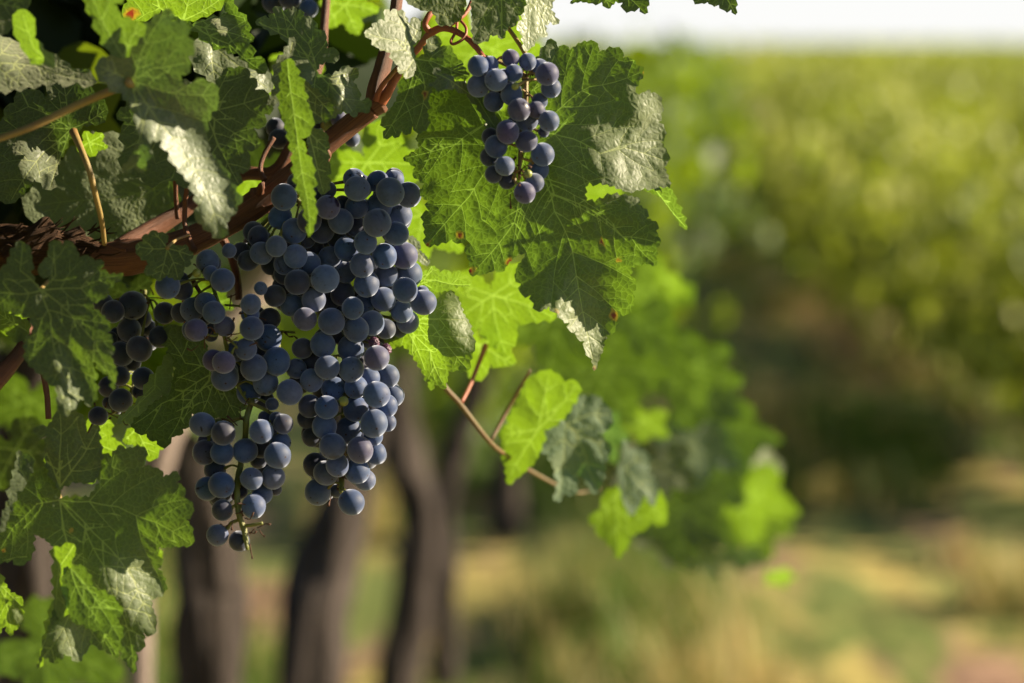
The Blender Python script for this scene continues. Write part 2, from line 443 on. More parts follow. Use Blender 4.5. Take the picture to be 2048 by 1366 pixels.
def leaf(label, poly, jn, tips, d, slope=(0, 0), patches=(), mat='leaf', step=9, teeth=17, pucker=1.0, wave=1.0, spots=(),
         under=False, petiole=None, pet_mat='petiole', pet_r=5, extra=(), cup=0.0, cat='leaf', group=None, seed=None, name='vine_leaf'):
    """poly, jn, tips: outline, stalk joint and lobe tips of the blade as seen, at d metres; slope = lean; patches = local bends"""
    rng = random.Random(seed if seed is not None else hash_(label))
    AV, AF, AVD, ASP = [], [], [], []
    jobs = [(poly, jn, tips, d, slope, patches)] + [tuple(e) for e in extra]
    for (pl, j0, tp, dd, sl, pt) in jobs:
        if teeth: pl = serrate(pl, teeth)
        V, Fc, vd, raw = grid_mesh(pl, j0, tp, step, rng)
        s = dd / F
        x = (V[:, 0] - j0[0]) * s; y = -(V[:, 1] - j0[1]) * s
        D = np.full(len(V), dd) + sl[0] * x + sl[1] * y
        if cup: D += cup * (x * x + y * y) / .06
        for (pu, pv, pr, fx, fy) in pt:
            g = np.exp(-((V[:, 0] - pu) ** 2 + (V[:, 1] - pv) ** 2) / (2 * pr * pr))
            D += (fx * (V[:, 0] - pu) * s - fy * (V[:, 1] - pv) * s) * g
        rr = raw * s
        D -= pucker * .0015 * (1 - np.exp(-rr / .007))
        sd = rng.uniform(0, 50)
        D += wave * np.array([0.0036 * noise.noise(Vector((a * 22 + sd, b * 22, sd))) + .0008 * noise.noise(Vector((a * 70 + sd, b * 70, 3))) + .0003 * noise.noise(Vector((a * 230 + sd, b * 230, 3))) for a, b in zip(x, y)])
        sp = np.zeros(len(V))
        for (su, sv, sr) in spots:
            q = np.hypot(V[:, 0] - su, V[:, 1] - sv) / sr
            q += np.array([.35 * noise.noise(Vector((a * .11, b * .11, 1))) for a, b in V])
            sp = np.maximum(sp, np.clip(1.25 - q, 0, 1))
        o = len(AV)
        AV += [W(u, v, z) for (u, v), z in zip(V, D)]
        for f in Fc:
            a, b, c = (AV[o + i] for i in f[:3])
            nn = (b - a).cross(c - a); toward = nn.dot(Vector((0, 0, CAMZ)) - a) > 0
            f2 = tuple(i + o for i in f)
            AF.append(f2 if toward != under else f2[::-1])
        AVD += list(vd); ASP += list(sp)
    org = W(jn[0], jn[1], d)
    if petiole:
        root = empty(name, org); par = root
    else: par = None
    ob = mesh('blade' if petiole else name, AV, AF, M[mat], par, origin=org)
    fcol(ob.data, 'vein', AVD); fcol(ob.data, 'spot', ASP)
    if petiole:
        pts = PX(petiole) ; T = Tubes()
        n = len(pts); rs = [px2m(pet_r, petiole[0][2]) * (1.15 - .3 * min(1, i / max(1, n - 1)) + (.35 if i == 0 else 0)) for i in range(n)]
        T.add(pts, rs, seg=9)
        T.build('petiole', M[pet_mat], root)
    else: root = ob
    tag(root, label, cat, group or 'leaves of the near vine')
    return root
def hash_(s):
    h = 0
    for c in s: h = (h * 131 + ord(c)) & 0xffffff
    return h
TPL = [(0, 1.0), (14, .80), (27, .56), (40, .72), (56, .90), (72, .72), (88, .50), (104, .60), (122, .68), (142, .60), (160, .42), (176, .10)]
def template(cx, cy, size, rot, sq=1.0, sqa=0.0, rng=random):
    """a five lobed vine leaf outline: joint at (cx, cy), tip towards rot degrees (0 = right, 90 = down), squeezed by sq along sqa"""
    pts = [(a, r * rng.uniform(.93, 1.07)) for a, r in TPL] + [(-a, r * rng.uniform(.93, 1.07)) for a, r in TPL[:0:-1]]
    def tf(a, r):
        t = R(a + rot); x, y = math.cos(t) * r * size, math.sin(t) * r * size
        ca, sa = math.cos(R(sqa)), math.sin(R(sqa)); p, q = x * ca + y * sa, -x * sa + y * ca
        q *= sq; return (cx + p * ca - q * sa, cy + p * sa + q * ca)
    return [tf(a, r) for a, r in pts], (cx, cy), [tf(0, .97), tf(56, .85), tf(-56, .85), tf(122, .6), tf(-122, .6)]
def tleaf(label, cx, cy, size, rot, d, sq=1.0, sqa=0.0, **kw):
    rng = random.Random(hash_(label))
    pl, jn, tips = template(cx, cy, size, rot, sq, sqa, rng)
    kw.setdefault('step', 12 if size > 60 else 8); kw.setdefault('teeth', max(9, size * .16))
    return leaf(label, pl, jn, tips, d, **kw)
def C(off, s, pts): return [(off[0] + a / s, off[1] + b / s) for a, b in pts]
def C1(off, s, p): return (off[0] + p[0] / s, off[1] + p[1] / s)
# ------------------------------------------------------------------ ground
def ground():
    k = NT('vineyard soil'); co = k.obj()
    st = k.n('Mapping'); k.l(co, st.inputs[0]); st.inputs['Scale'].default_value = (1, .32, 1); st = st.outputs[0]
    n1 = k.noise(st, 2.6, 5, .6); n2 = k.noise(co, 7, 6, .65); n3 = k.noise(st, .8, 3); n4 = k.noise(st, 4.5, 4, .6)
    soil = k.mix(k.step(n2, .3, .7), (.15, .085, .06), (.44, .28, .19))
    dry = k.mix(n2, (.34, .28, .08), (.58, .47, .17))
    green = k.mix(n2, (.09, .13, .03), (.22, .25, .07))
    c = k.mix(k.step(n1, .43, .53), soil, dry)
    c = k.mix(k.step(n4, .47, .57), c, green)
    c = k.mix(k.step(n3, .55, .7), c, (.34, .26, .14))
    sy = k.n('SeparateXYZ'); k.l(co, sy.inputs[0])             # the lane farther off is grassed over
    c = k.mix(k.math('MULTIPLY', k.step(sy.outputs[1], 4.4, 6.5), k.step(n4, .38, .50, 0, .85)), c, k.mix(n2, (.09, .13, .04), (.20, .23, .08)))
    k.l(k.bsdf(c, .95, k.bump(n2, 1, .04), .1), k.out.inputs[0])
    xs = np.concatenate([np.linspace(-300, -8, 12), np.linspace(-6, 14, 81), np.linspace(20, 500, 14)])
    ys = np.concatenate([np.linspace(-20, 0, 5), np.linspace(.5, 20, 79), np.linspace(22, 900, 30)])
    V = []
    for y in ys:
        for x in xs:
            z = .05 * noise.noise(Vector((x * .9, y * .9, 0))) + .025 * noise.noise(Vector((x * 3, y * 3, 5)))
            if y > 20: z *= .3
            z += .010 * max(0, min(y, 220) - 12) * .45
            V.append((x, y, z))
    nx = len(xs)
    Fc = [(j * nx + i, j * nx + i + 1, (j + 1) * nx + i + 1, (j + 1) * nx + i) for j in range(len(ys) - 1) for i in range(nx - 1)]
    return tag(mesh('ground', V, Fc, k.m), kind='structure')
ground()
def row_x(y, kk): return -.60 + .094 * y + (0 if kk == 0 else max(1.15 + min(.6, max(0, y - 12) * .12), min(2.1, 2.60 - .12 * y)) + 1.85 * (kk - 1))
def gz(x, y): return .0045 * max(0, min(y, 220) - 12)

# ------------------------------------------------------------------ grass and weeds
def grass():
    k = NT('grass blades'); v = k.attr('tone')
    ramp = k.mix(k.step(v, .45, .6), (.12, .19, .03), (.52, .41, .16)); ramp = k.mix(k.step(v, .85, .9), ramp, (.45, .30, .20))
    p = k.bsdf(ramp, .6, None, .3); t = k.n('BsdfTranslucent'); k.l(ramp, t.inputs[0])
    mx = k.n('MixShader'); mx.inputs[0].default_value = .35; k.l(p, mx.inputs[1]); k.l(t.outputs[0], mx.inputs[2]); k.l(mx.outputs[0], k.out.inputs[0])
    rs = np.random.RandomState(5); V, Fc, tone = [], [], []
    for i in range(7000):
        y = 2.2 + 15 * rs.rand() ** 1.5; x = -1.0 + rs.rand() * (1.6 + y * .35)
        pn = noise.noise(Vector((x * 1.7, y * .6, 9)))
        if pn < .06: continue
        near = abs(x - row_x(y, 0)) < .4
        base = (.06 if near and x < row_x(y, 0) + .12 else .18) + .55 * (noise.noise(Vector((x * 1.8, y * .6, 2))) + .5) + rs.normal() * .12
        hh = rs.uniform(.05, .17) * (1.7 if near and x < row_x(y, 0) + .12 else .8 if rs.rand() < .85 else 1.1) * (1 + max(0, pn) * 1.6)
        for b in range(14):
            a = rs.rand() * 6.283; r = rs.rand() * .07; px, py = x + math.cos(a) * r, y + math.sin(a) * r
            l = hh * rs.uniform(.6, 1.2); le = rs.uniform(.1, .7) * l; a2 = rs.rand() * 6.283; w = rs.uniform(.002, .005)
            dx, dy = math.cos(a2) * le, math.sin(a2) * le; o = len(V); wx, wy = -math.sin(a2) * w, math.cos(a2) * w
            V += [(px - wx, py - wy, gz(px, py) - .02), (px + wx, py + wy, gz(px, py) - .02), (px + dx * .4 + wx * .7, py + dy * .4 + wy * .7, l * .6), (px + dx * .4 - wx * .7, py + dy * .4 - wy * .7, l * .6), (px + dx, py + dy, l)]
            Fc += [(o, o + 1, o + 2, o + 3), (o + 3, o + 2, o + 4)]; tone += [np.clip(base + rs.normal() * .08, 0, 1)] * 5
    ob = mesh('grass', V, Fc, k.m); fcol(ob.data, 'tone', tone)
    tag(ob, 'dry yellow and green grass tufts between the vine rows', 'grass', kind='stuff')
grass()

# ------------------------------------------------------------------ vines of the field
LEAF8 = [(0, 0, 0), (.18, .06, .02), (.42, .28, .10), (.30, .62, .02), (.50, .80, .0), (.22, .86, .03), (0, 1.15, -.08),
         (-.22, .86, .03), (-.50, .80, .0), (-.30, .62, .02), (-.42, .28, .10), (-.18, .06, .02), (0, .5, .07)]
def leaf_cloud(centres, sizes, rs, tones, down=.6):
    V, Fc, T = [], [], []
    L8 = np.array(LEAF8)
    for c, s, tn in zip(centres, sizes, tones):
        a = rs.rand() * 6.283; tilt = rs.normal() * .55 + down; roll = rs.normal() * .5
        m = Matrix.Rotation(a, 3, 'Z') @ Matrix.Rotation(-tilt - 1.0, 3, 'X') @ Matrix.Rotation(roll, 3, 'Y')
        p = (L8 * s) @ np.array(m).T + c
        o = len(V); V += [tuple(q) for q in p]
        Fc += [(o + 12, o + i, o + i + 1) for i in range(11)] + [(o + 12, o + 11, o)]
        T += [tn] * 13
    return V, Fc, T
def make_vine(seed, mat, n=520, w=.34, ln=.62, z0=.62, z1=1.22, trunk_h=.78, lean=0.0, leafsize=.075, tr=.04, name='grapevine', sparse=0.0):
    rs = np.random.RandomState(seed); root = empty(name)
    C_, S_, T_ = [], [], []
    # shoots: leaves strung along arching canes, so that the outline is ragged
    while len(C_) < n:
        x0 = rs.normal() * w * .25; y0 = rs.uniform(-ln, ln); a = rs.rand() * 6.283; up = rs.uniform(.5, 1.0)
        reach = rs.uniform(.3, 1.0) * w * 1.5; top = z0 + (z1 - z0) * rs.uniform(.35, 1.08); droop = rs.uniform(0, .35)
        for t in np.linspace(.12, 1, rs.randint(7, 12)):
            x = x0 + math.cos(a) * reach * t; y = y0 + math.sin(a) * reach * t * .8
            z = z0 + (top - z0) * math.sin(min(1, t * 1.35) * math.pi / 2) - droop * max(0, t - .55) * 1.4
            C_.append((x + rs.normal() * .04, y + rs.normal() * .04, z + rs.normal() * .03)); S_.append(leafsize * rs.uniform(.6, 1.25) * (1.1 - .4 * t))
            T_.append(np.clip(rs.rand() * .45 + .35 * t + .5 * noise.noise(Vector((x * 3, y * 3, z * 3 + seed))), 0, 1))
    v, f, t = leaf_cloud(C_, S_, rs, T_)
    ob = mesh('canopy', v, f, mat, root); fcol(ob.data, 'tone', t)
    T = Tubes()
    T.add([(lean * .5, 0, -.08), (lean * .25 + rs.normal() * .015, rs.normal() * .02, trunk_h * .3), (rs.normal() * .02, rs.normal() * .02, trunk_h * .65), (0, 0, trunk_h)],
          [tr * 1.35, tr * 1.05, tr * .95, tr * 1.15], seg=14, rough=.28, seed=seed, sub=8)
    for s in (-1, 1):
        T.add([(0, 0, trunk_h - .02), (rs.normal() * .02, s * ln * .35, trunk_h + .09), (rs.normal() * .03, s * ln * .8, trunk_h + .10)], [tr * .8, tr * .5, tr * .3], seg=9, rough=.25, seed=seed + s)
    T.build('trunk', M['trunk'], root)
    return root
def copy_tree(o):
    c = o.copy(); sc.collection.objects.link(c)
    for ch in o.children:
        d = ch.copy(); sc.collection.objects.link(d); d.parent = c
    return c
ROT = -math.atan(.094)
# own row: three trunks stand close behind the fruit
def path_trunk(root, pts, radii):
    for c in list(root.children):
        if c.name.startswith('trunk'): bpy.data.objects.remove(c)
    T = Tubes(); P = [W(*p) for p in pts]; P.append(Vector((P[-1].x, P[-1].y, -.08)))
    inv = Matrix.Rotation(-root.rotation_euler.z, 3, 'Z')
    T.add([inv @ (p - root.location) + root.location for p in P], [px2m(r, pts[0][2]) for r in radii] , seg=26, rough=.42, seed=len(radii) + pts[0][0] * .37, sub=9)
    return T.build('trunk', M['trunk'], root)
for (Y, lab, sd, z0, top, cw, pts, rad) in (
        (2.0, 'shaded leafy vine behind the old bark, its trunk hidden by leaves', 10, 1.14, 1.62, .26, [(60, 700, 2.0), (50, 1000, 2.0), (60, 1366, 2.0)], (60, 66, 64, 70)),
        (2.75, 'dark thick vine trunk under the small hanging grape cluster, topped with shaded leaves', 11, .94, 1.34, .26, [(400, 560, 2.75), (380, 760, 2.75), (405, 1000, 2.75), (420, 1180, 2.75), (418, 1366, 2.75)], (70, 62, 58, 66, 66, 72)),
        (3.55, 'gray vine trunk under the largest grape cluster, leaning, with leaves above', 12, .92, 1.26, .26, [(700, 600, 3.55), (705, 800, 3.55), (695, 980, 3.55), (650, 1150, 3.5), (620, 1366, 3.45)], (52, 50, 50, 60, 64, 70)),
        (4.35, 'slim crooked gray vine trunk right of the largest grape cluster', 13, .94, 1.20, .30, [(830, 560, 4.35), (792, 740, 4.35), (805, 900, 4.35), (838, 1040, 4.35), (828, 1180, 4.35), (795, 1366, 4.35)], (26, 34, 38, 36, 38, 42, 46)),
        (5.0, 'dark forked vine arm leaning right, behind the slim crooked trunk', 14, .94, 1.16, .30, [(1000, 600, 5.0), (960, 760, 5.0), (915, 880, 5.0), (890, 1000, 5.0), (890, 1150, 5.0)], (22, 26, 28, 24, 24, 26))):
    v = make_vine(sd, M['canopy'], n=620 if Y > 2.5 else 900, w=cw, ln=.5, z0=z0, z1=top, trunk_h=.9)
    v.location = (row_x(Y, 0), Y, 0); v.rotation_euler = (0, 0, ROT)
    path_trunk(v, pts, rad)
    tag(v, lab, 'grapevine', 'grapevines of the near row')
protA = [make_vine(20 + i, M['canopy'], n=720, w=.40, ln=.62, z0=.32, z1=1.16 + .05 * i, lean=.05 * i) for i in range(3)]
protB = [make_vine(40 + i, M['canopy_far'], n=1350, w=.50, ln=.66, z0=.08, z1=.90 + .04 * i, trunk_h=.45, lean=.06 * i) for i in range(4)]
rs = np.random.RandomState(2); first = set()
def put(pr, x, y, s, lab, grp, rz):
    if pr.name in first: o = copy_tree(pr)
    else: o = pr; first.add(pr.name)
    o.location = (x, y, gz(x, y)); o.rotation_euler = (0, 0, rz); o.scale = (s, s, s)
    tag(o, lab, 'grapevine', grp)
Y = 6.2
while Y < 30:
    put(protA[rs.randint(3)], row_x(Y, 0) + rs.normal() * .05, Y, rs.uniform(.92, 1.08), 'leafy grapevine farther along the near row, left of the grass path', 'grapevines farther along the near row', ROT + (math.pi if rs.rand() < .5 else 0))
    Y += 1.15
for kk in range(1, 6):
    Y = 5.9 + (kk - 1) * .5
    while Y < 34:
        x = row_x(Y, kk)
        if x / Y < .27:
            put(protB[rs.randint(4)], x + rs.normal() * .06, Y, rs.uniform(.93, 1.10), 'sunlit leafy grapevine in the rows across the grass path' if kk > 1 else 'leafy grapevine in the first row across the grass path',
                'grapevines across the path' if kk > 1 else 'grapevines in the first row across the path', ROT + (math.pi if rs.rand() < .5 else 0))
        Y += 1.15
# unseen vines continuing both rows behind the camera, added and enlarged to block skylight
for Y in (-1.75, -3.3, -4.9):
    put(protB[rs.randint(4)], -.78 + .094 * Y, Y, 1.7, 'leafy grapevine of the near row, added unseen behind the camera to block skylight', 'grapevines added behind the camera', ROT)
for Y in (-1.9, -3.4, -4.9):
    put(protB[rs.randint(4)], 1.1 + .094 * Y, Y, 1.7, 'leafy grapevine of the next row, added unseen behind the camera to block skylight', 'grapevines added behind the camera', ROT)
# the field beyond reads as one mass
V, Fc, T = [], [], []
rs = np.random.RandomState(8); cs, ss, ts = [], [], []
for kk in range(-14, 40):
    Y = 34.0
    while Y < 170:
        x = row_x(Y, kk)
        if -.05 < x / Y < .30:
            for j in range(int(30 if Y < 70 else 16)):
                cs.append((x + rs.normal() * .28, Y + rs.uniform(-.9, .9), gz(x, Y) + rs.uniform(.25, 1.05) + .12 * noise.noise(Vector((x, Y * .3, 0))))); ss.append(rs.uniform(.16, .34) * (1 if Y < 70 else 1.6)); ts.append(np.clip(.5 + 1.3 * noise.noise(Vector((x * .45, Y * .12, 4))) + .25 * rs.normal(), 0, 1))
        Y += 1.8 if Y < 70 else 3.2
v, f, t = leaf_cloud(cs, ss, rs, ts)
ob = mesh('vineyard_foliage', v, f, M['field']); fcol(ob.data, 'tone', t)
tag(ob, 'distant vine rows merging into one green band below the sky', 'vineyard', kind='stuff')

# pale bare trunk leaning behind the left clusters
Tb = Tubes(); a = [W(560, 500, 2.35), W(450, 660, 2.35), W(335, 850, 2.3), W(296, 1050, 2.3), W(280, 1366, 2.3)]
a.append(Vector((a[-1].x, a[-1].y, -.06)))
Tb.add(a, [px2m(r, 2.3) for r in (48, 48, 38, 26, 24, 26)], seg=18, rough=.12, seed=3, sub=9)
tag(Tb.build('dead_trunk', M['post']), 'pale bare leaning trunk behind the left clusters, beside the dark trunk', 'dead trunk')

# ------------------------------------------------------------------ grapes
def berry_mesh(name, mat, seed, sq=(1, 1, 1), wr=0.0, sub=4):
    import bmesh
    bm = bmesh.new(); bmesh.ops.create_icosphere(bm, subdivisions=sub, radius=1.0)
    scar = []
    for v in bm.verts:
        n = v.co.normalized()
        a = math.acos(max(-1, min(1, -n.z)))                   # angle from the blossom end
        r = 1 + .018 * noise.noise(n * 1.3 + Vector((seed, 0, 0)))
        if wr: r *= 1 - wr * (.5 + abs(noise.noise(n * 2.6 + Vector((seed, 2, 0))))) - wr * .5 * abs(noise.noise(n * 6 + Vector((seed, 4, 1))))
        else:
            r -= .020 * math.exp(-(a / .17) ** 2); r += .035 * math.exp(-(a / .055) ** 2)
            r -= .05 * math.exp(-((math.pi - a) / .22) ** 2)
        v.co = Vector((n.x * sq[0], n.y * sq[1], n.z * sq[2])) * r
        s = max(0.0, 1 - a / .10) if a < .10 else 0
        scar.append(max(s, .16 * math.exp(-(a / .20) ** 2)))
    me = bpy.data.meshes.new(name); bm.to_mesh(me); bm.free(); me.shade_smooth(); me.materials.append(mat)
    fcol(me, 'scar', scar); return me
# materials see metres, so berry meshes are made at their real radius
BR = .0062
def real(me):
    me.transform(Matrix.Scale(BR, 4)); return me
BM = {}
for key, mat in (('g', 'grape'), ('d', 'grape_dark'), ('p', 'grape_purple')):
    BM[key] = [real(berry_mesh('grape', M[mat], i * 3.1, ((1, 1, 1), (1.01, 1.0, .97), (.985, .985, 1.03), (1.02, 1, .985))[i])) for i in range(4)]
BM['u'] = [real(berry_mesh('grape', M['green_berry'], 1.0))]
BM['s'] = [real(berry_mesh('grape', M['shrivel'], s, (1, 1, 1.1), .42)) for s in (3.0, 9.0)]
def cluster(label, off, scl, D0, rachis, berries, dens=0.35, filler=60, dark=.1, purple=.08, stem_r=6, twigs=True, maxp=98, bits=0, stem_mat='green_stem', extra_rachis=(), grow=1.05):
    rng = random.Random(hash_(label))
    B = []
    for i, b in enumerate(berries):
        u, v, r, l = b[:4]; r = r * grow * rng.uniform(.97, 1.03); kd = b[4] if len(b) > 4 else None
        B.append([off[0] + u / scl, off[1] + v / scl, r / scl, l, kd])
    B.sort(key=lambda b: b[3])
    placed = []
    def drop(u, v, r, d0):
        rm = r * D0 / F; d = d0
        for (u2, v2, r2, d2) in placed:
            q = math.hypot(u - u2, v - v2) * D0 / F; s = rm + r2 * D0 / F
            if q < s * .995: d = max(d, d2 + math.sqrt(s * s - q * q) * .80)
        return d
    out = []
    for u, v, r, l, kd in B:
        d = drop(u, v, r, D0 + l * .0022)
        placed.append((u, v, r, d)); out.append((u, v, r, d, kd))
    fill = []
    tries = 0
    while len(fill) < filler and tries < filler * 30:
        tries += 1
        b = rng.choice(B); a = rng.random() * 6.283; q = rng.uniform(.3, 1.4) * b[2]
        u, v, r = b[0] + math.cos(a) * q, b[1] + math.sin(a) * q, 25 * rng.uniform(.85, 1.1)
        ok = all(any(math.hypot(u + math.cos(t) * r * .86 - c[0], v + math.sin(t) * r * .86 - c[1]) < c[2] for c in B) for t in np.linspace(0, 6.283, 11))
        if not ok or any(math.hypot(u - f[0], v - f[1]) < 12 for f in fill): continue
        d = max(drop(u, v, r, D0 + .012), D0 + .012)
        if d > D0 + .06: continue
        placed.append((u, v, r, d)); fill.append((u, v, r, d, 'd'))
    org = W(*rachis[0]); root = empty('grape_cluster', org)
    allb = out + fill
    parts, rest = allb[:maxp], allb[maxp:]
    def mat4(u, v, r, d):
        p = W(u, v, d); s = r * d / F / BR
        # blossom end turned outwards, away from the stalk
        e = Vector((rng.gauss(0, .55), -rng.uniform(.2, 1.0), -.55 + rng.gauss(0, .4))).normalized()
        q = (-e).to_track_quat('Z', 'Y') @ Matrix.Rotation(rng.random() * 6.283, 3, 'Z').to_quaternion()
        return Matrix.Translation(p - org) @ q.to_matrix().to_4x4() @ Matrix.Diagonal((s * rng.uniform(.97, 1.03), s * rng.uniform(.97, 1.03), s * rng.uniform(.97, 1.04), 1))
    RV, RF, RS = [], [], []
    for i, (u, v, r, d, kd) in enumerate(allb):
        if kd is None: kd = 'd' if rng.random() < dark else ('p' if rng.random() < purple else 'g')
        me = rng.choice(BM[kd]); m4 = mat4(u, v, r, d)
        if i < maxp:
            o = bpy.data.objects.new('grape', me); link(o, root); o.matrix_local = m4
            if kd == 's': o['label'] = 'shrivelled dark purple grape'
            if kd == 'u': tag(o, 'small unripe green grape')
        else:
            co = np.empty(len(me.vertices) * 3, dtype=np.float32); me.vertices.foreach_get('co', co)
            co = co.reshape(-1, 3); mm = np.array(m4); co = co @ mm[:3, :3].T + mm[:3, 3]; o0 = len(RV)
            RV += [tuple(c) for c in co]; RF += [tuple(x + o0 for x in p.vertices) for p in me.polygons]
            a = np.empty(len(me.vertices), dtype=np.float32); me.attributes['scar'].data.foreach_get('value', a); RS += list(a)
    if RV:
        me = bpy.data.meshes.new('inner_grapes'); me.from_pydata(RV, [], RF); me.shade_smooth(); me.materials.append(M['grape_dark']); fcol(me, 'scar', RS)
        o = bpy.data.objects.new('inner_grapes', me); link(o, root); tag(o, kind='stuff')
    T = Tubes(); rp = PX(rachis)
    T.add(rp, [px2m(stem_r * (1.0 if i < len(rp) - 1 else .55), D0) for i in range(len(rp))], seg=8, rough=.22, seed=3)
    fine = [rp[i].lerp(rp[i + 1], j / 5) for i in range(len(rp) - 1) for j in range(5)]
    for er in extra_rachis:
        ep = PX(er); T.add(ep, [px2m(stem_r * .6, D0)] * len(ep), seg=7, rough=.25); fine += [ep[i].lerp(ep[i + 1], j / 4) for i in range(len(ep) - 1) for j in range(5)]
    if twigs:
        for (u, v, r, d, kd) in out:
            p = W(u, v, d); c = min(fine, key=lambda q: (q - p).length + max(0, p.z - q.z) * .8)
            dv = (p - c); L = dv.length
            if L < .0045 or L > .045: continue
            tip = p - dv.normalized() * r * d / F * .93
            mid = c.lerp(tip, .5) + Vector((0, 0, .0015))
            T.add([c, mid, tip], [px2m(2.6, D0), px2m(1.9, D0), px2m(3.6, D0)], seg=6, rough=.15, seed=u, sub=3)
    T.build('stem', M[stem_mat], root)
    if bits:
        T = Tubes()
        for i in range(bits):
            c = rng.choice(fine) + Vector((rng.gauss(0, .003), -rng.uniform(0, .004), rng.gauss(0, .003)))
            q = c + Vector((rng.gauss(0, 1), rng.gauss(0, 1), rng.gauss(0, 1))).normalized() * rng.uniform(.002, .008)
            T.add([c, c.lerp(q, .6) + Vector((0, 0, rng.gauss(0, .001))), q], [px2m(1.2, D0), px2m(1.0, D0), px2m(rng.uniform(1.5, 3.2), D0)], seg=5, rough=.5, seed=i, sub=2)
        tag(T.build('dry_stalks', M['dry_stem'], root), kind='stuff')
    tag(root, label, 'grapes', 'grape clusters'); return root

sA = 4.452; A0 = (440, 320)
mainb = [(1222,255,112,1),(1195,170,95,3),(1403,190,98,2),(1515,285,125,1,'g'),(1555,175,82,3),(1552,155,82,5),(1678,310,110,2,'g'),(1215,420,98,2),(1420,410,110,2),
(1398,560,120,0,'g'),(1605,490,105,2),(1608,530,92,4),(1570,655,102,1),(1215,595,88,2),(1075,545,112,1),(960,420,105,0,'p'),(795,540,108,0,'d'),(660,632,108,1),(905,625,108,1),
(570,330,115,1),(535,510,108,2),(962,268,75,2,'d'),(830,310,75,2,'d'),(690,200,90,2,'d'),(1090,395,75,3),(300,640,90,3,'d'),(340,680,90,2,'d'),(370,830,103,1),(502,768,92,0),
(82,808,62,0),(190,820,85,3,'d'),(250,895,92,2,'d'),(672,858,102,1),(575,925,92,3),(790,920,100,2),(770,700,82,4,'d'),(850,770,75,4,'d'),(975,870,97,2),(1125,795,106,1),(1295,735,102,0),
(1040,700,85,4,'d'),(1267,935,110,0),(1465,855,108,0),(1640,850,118,1),(1480,1030,100,2),(1680,1020,114,2),(1648,1158,108,0),(1812,1268,114,1,'g'),(1800,1185,65,2),(1305,1105,115,1),
(1120,1000,92,2),(935,1058,122,0,'g'),(688,1088,108,0),(835,1245,105,1),(490,1210,95,2,'d'),(362,1142,60,1),(635,1290,100,2),(1090,1190,105,2),(1182,1320,98,0,'g'),(1455,1240,105,1),
(1620,1350,98,1),(1285,1280,92,3),(975,1260,85,3),(575,1015,92,4,'d'),(560,1125,90,4,'d'),(450,940,80,5,'d')]
for u, v, r, l, *kd in [(758,258,104,0,'p'),(992,280,112,0),(1210,348,112,0,'g'),(1355,295,105,2),(1472,345,92,3),(1672,285,98,2),(1600,340,82,3),(1558,430,65,3),(1050,420,58,3,'p'),(915,485,108,1),
(1165,520,112,2),(1395,605,108,0,'p'),(1370,468,68,1,'s'),(1478,530,72,1,'s'),(735,520,90,3,'d'),(955,690,110,0),(1168,708,110,0,'g'),(815,805,98,1),(1010,880,105,2),(1335,780,88,2),(1495,765,97,2),
(1210,865,100,1,'g'),(1395,930,113,0,'g'),(1545,942,92,2),(1481,1030,98,1),(680,700,90,2),(620,910,112,1),(800,1035,100,1),(950,1045,103,0,'g'),(1100,990,42,0,'u'),(1210,1060,112,1,'g'),
(1370,1188,118,0,'g'),(1490,1180,76,2),(930,1215,108,1),(1145,1250,112,2),(770,1150,80,3,'d')]:
    mainb.append((u, v + 1157.5, r, l, *kd))
for u, v, r, l, *kd in [(1002,412,115,0,'g'),(1247,445,117,0,'p'),(815,330,82,3,'d'),(870,310,62,4,'d'),(1365,325,82,2),(1385,475,93,2),(1402,490,80,4),(1045,580,100,1),(1222,630,112,1),(1290,710,95,2),
(850,580,108,2,'d'),(943,650,106,1),(870,820,113,1),(1170,910,112,0,'g'),(1040,810,60,5,'d')]:
    mainb.append((u, v + 2137, r, l, *kd))
cluster('largest blue grape cluster, densely packed, hanging in the middle under the cane', A0, sA, 1.150,
        [(590, 395, 1.178), (640, 440, 1.185), (680, 520, 1.19), (690, 650, 1.19), (690, 800, 1.185), (684, 940, 1.17), (682, 985, 1.16)], mainb, filler=110, dark=.06, purple=.03, twigs=True, bits=26, stem_r=7)

D_ = (340, 560); sD = 4.553
midb = [(325,215,95,1),(400,295,97,0,'g'),(495,422,92,0,'p'),(240,455,100,0,'p'),(185,450,70,3),(200,270,100,2),(100,300,85,3,'d'),(735,220,85,0,'g'),(730,310,80,2),(745,440,102,0,'g'),(895,525,115,1,'g'),
(905,355,95,3,'d'),(690,628,95,0,'g'),(600,650,87,1),(762,798,117,0,'g'),(970,740,115,0,'g'),(395,730,95,1),(490,750,97,0,'p'),(500,885,117,2),(870,935,110,1),(720,1020,105,3),
(930,1130,55,4,'d'),(860,1090,85,5,'d'),(370,500,60,4,'d')]
def E2(u, v, r, l, *k): return ((160 + u / 3.252 - 340) * sD, (440 + v / 3.252 - 560) * sD, r / 3.252 * sD, l, *k)
midb += [E2(928,392,76,0,'g'), E2(830,270,75,1), E2(850,345,46,0), E2(760,345,27,0,'u'), E2(570,430,75,1), E2(670,455,60,3,'d'), E2(665,385,40,4,'d')]
cluster('loose blue grape cluster with bare green stalks, left of the largest cluster', D_, sD, 1.140,
        [(408, 520, 1.165), (425, 570, 1.155), (440, 620, 1.145), (450, 680, 1.145), (470, 760, 1.158), (500, 810, 1.158)], midb, grow=1.09, filler=30, dark=.05, purple=.03, bits=34, stem_r=4,
        extra_rachis=([(450, 610, 1.15), (480, 612, 1.145)], [(455, 675, 1.143), (470, 690, 1.14), (480, 700, 1.14)], [(400, 665, 1.14), (430, 672, 1.142), (440, 660, 1.145)], [(500, 640, 1.16), (540, 660, 1.165), (590, 665, 1.165)]))
Fo = (360, 790); sF = 4.138
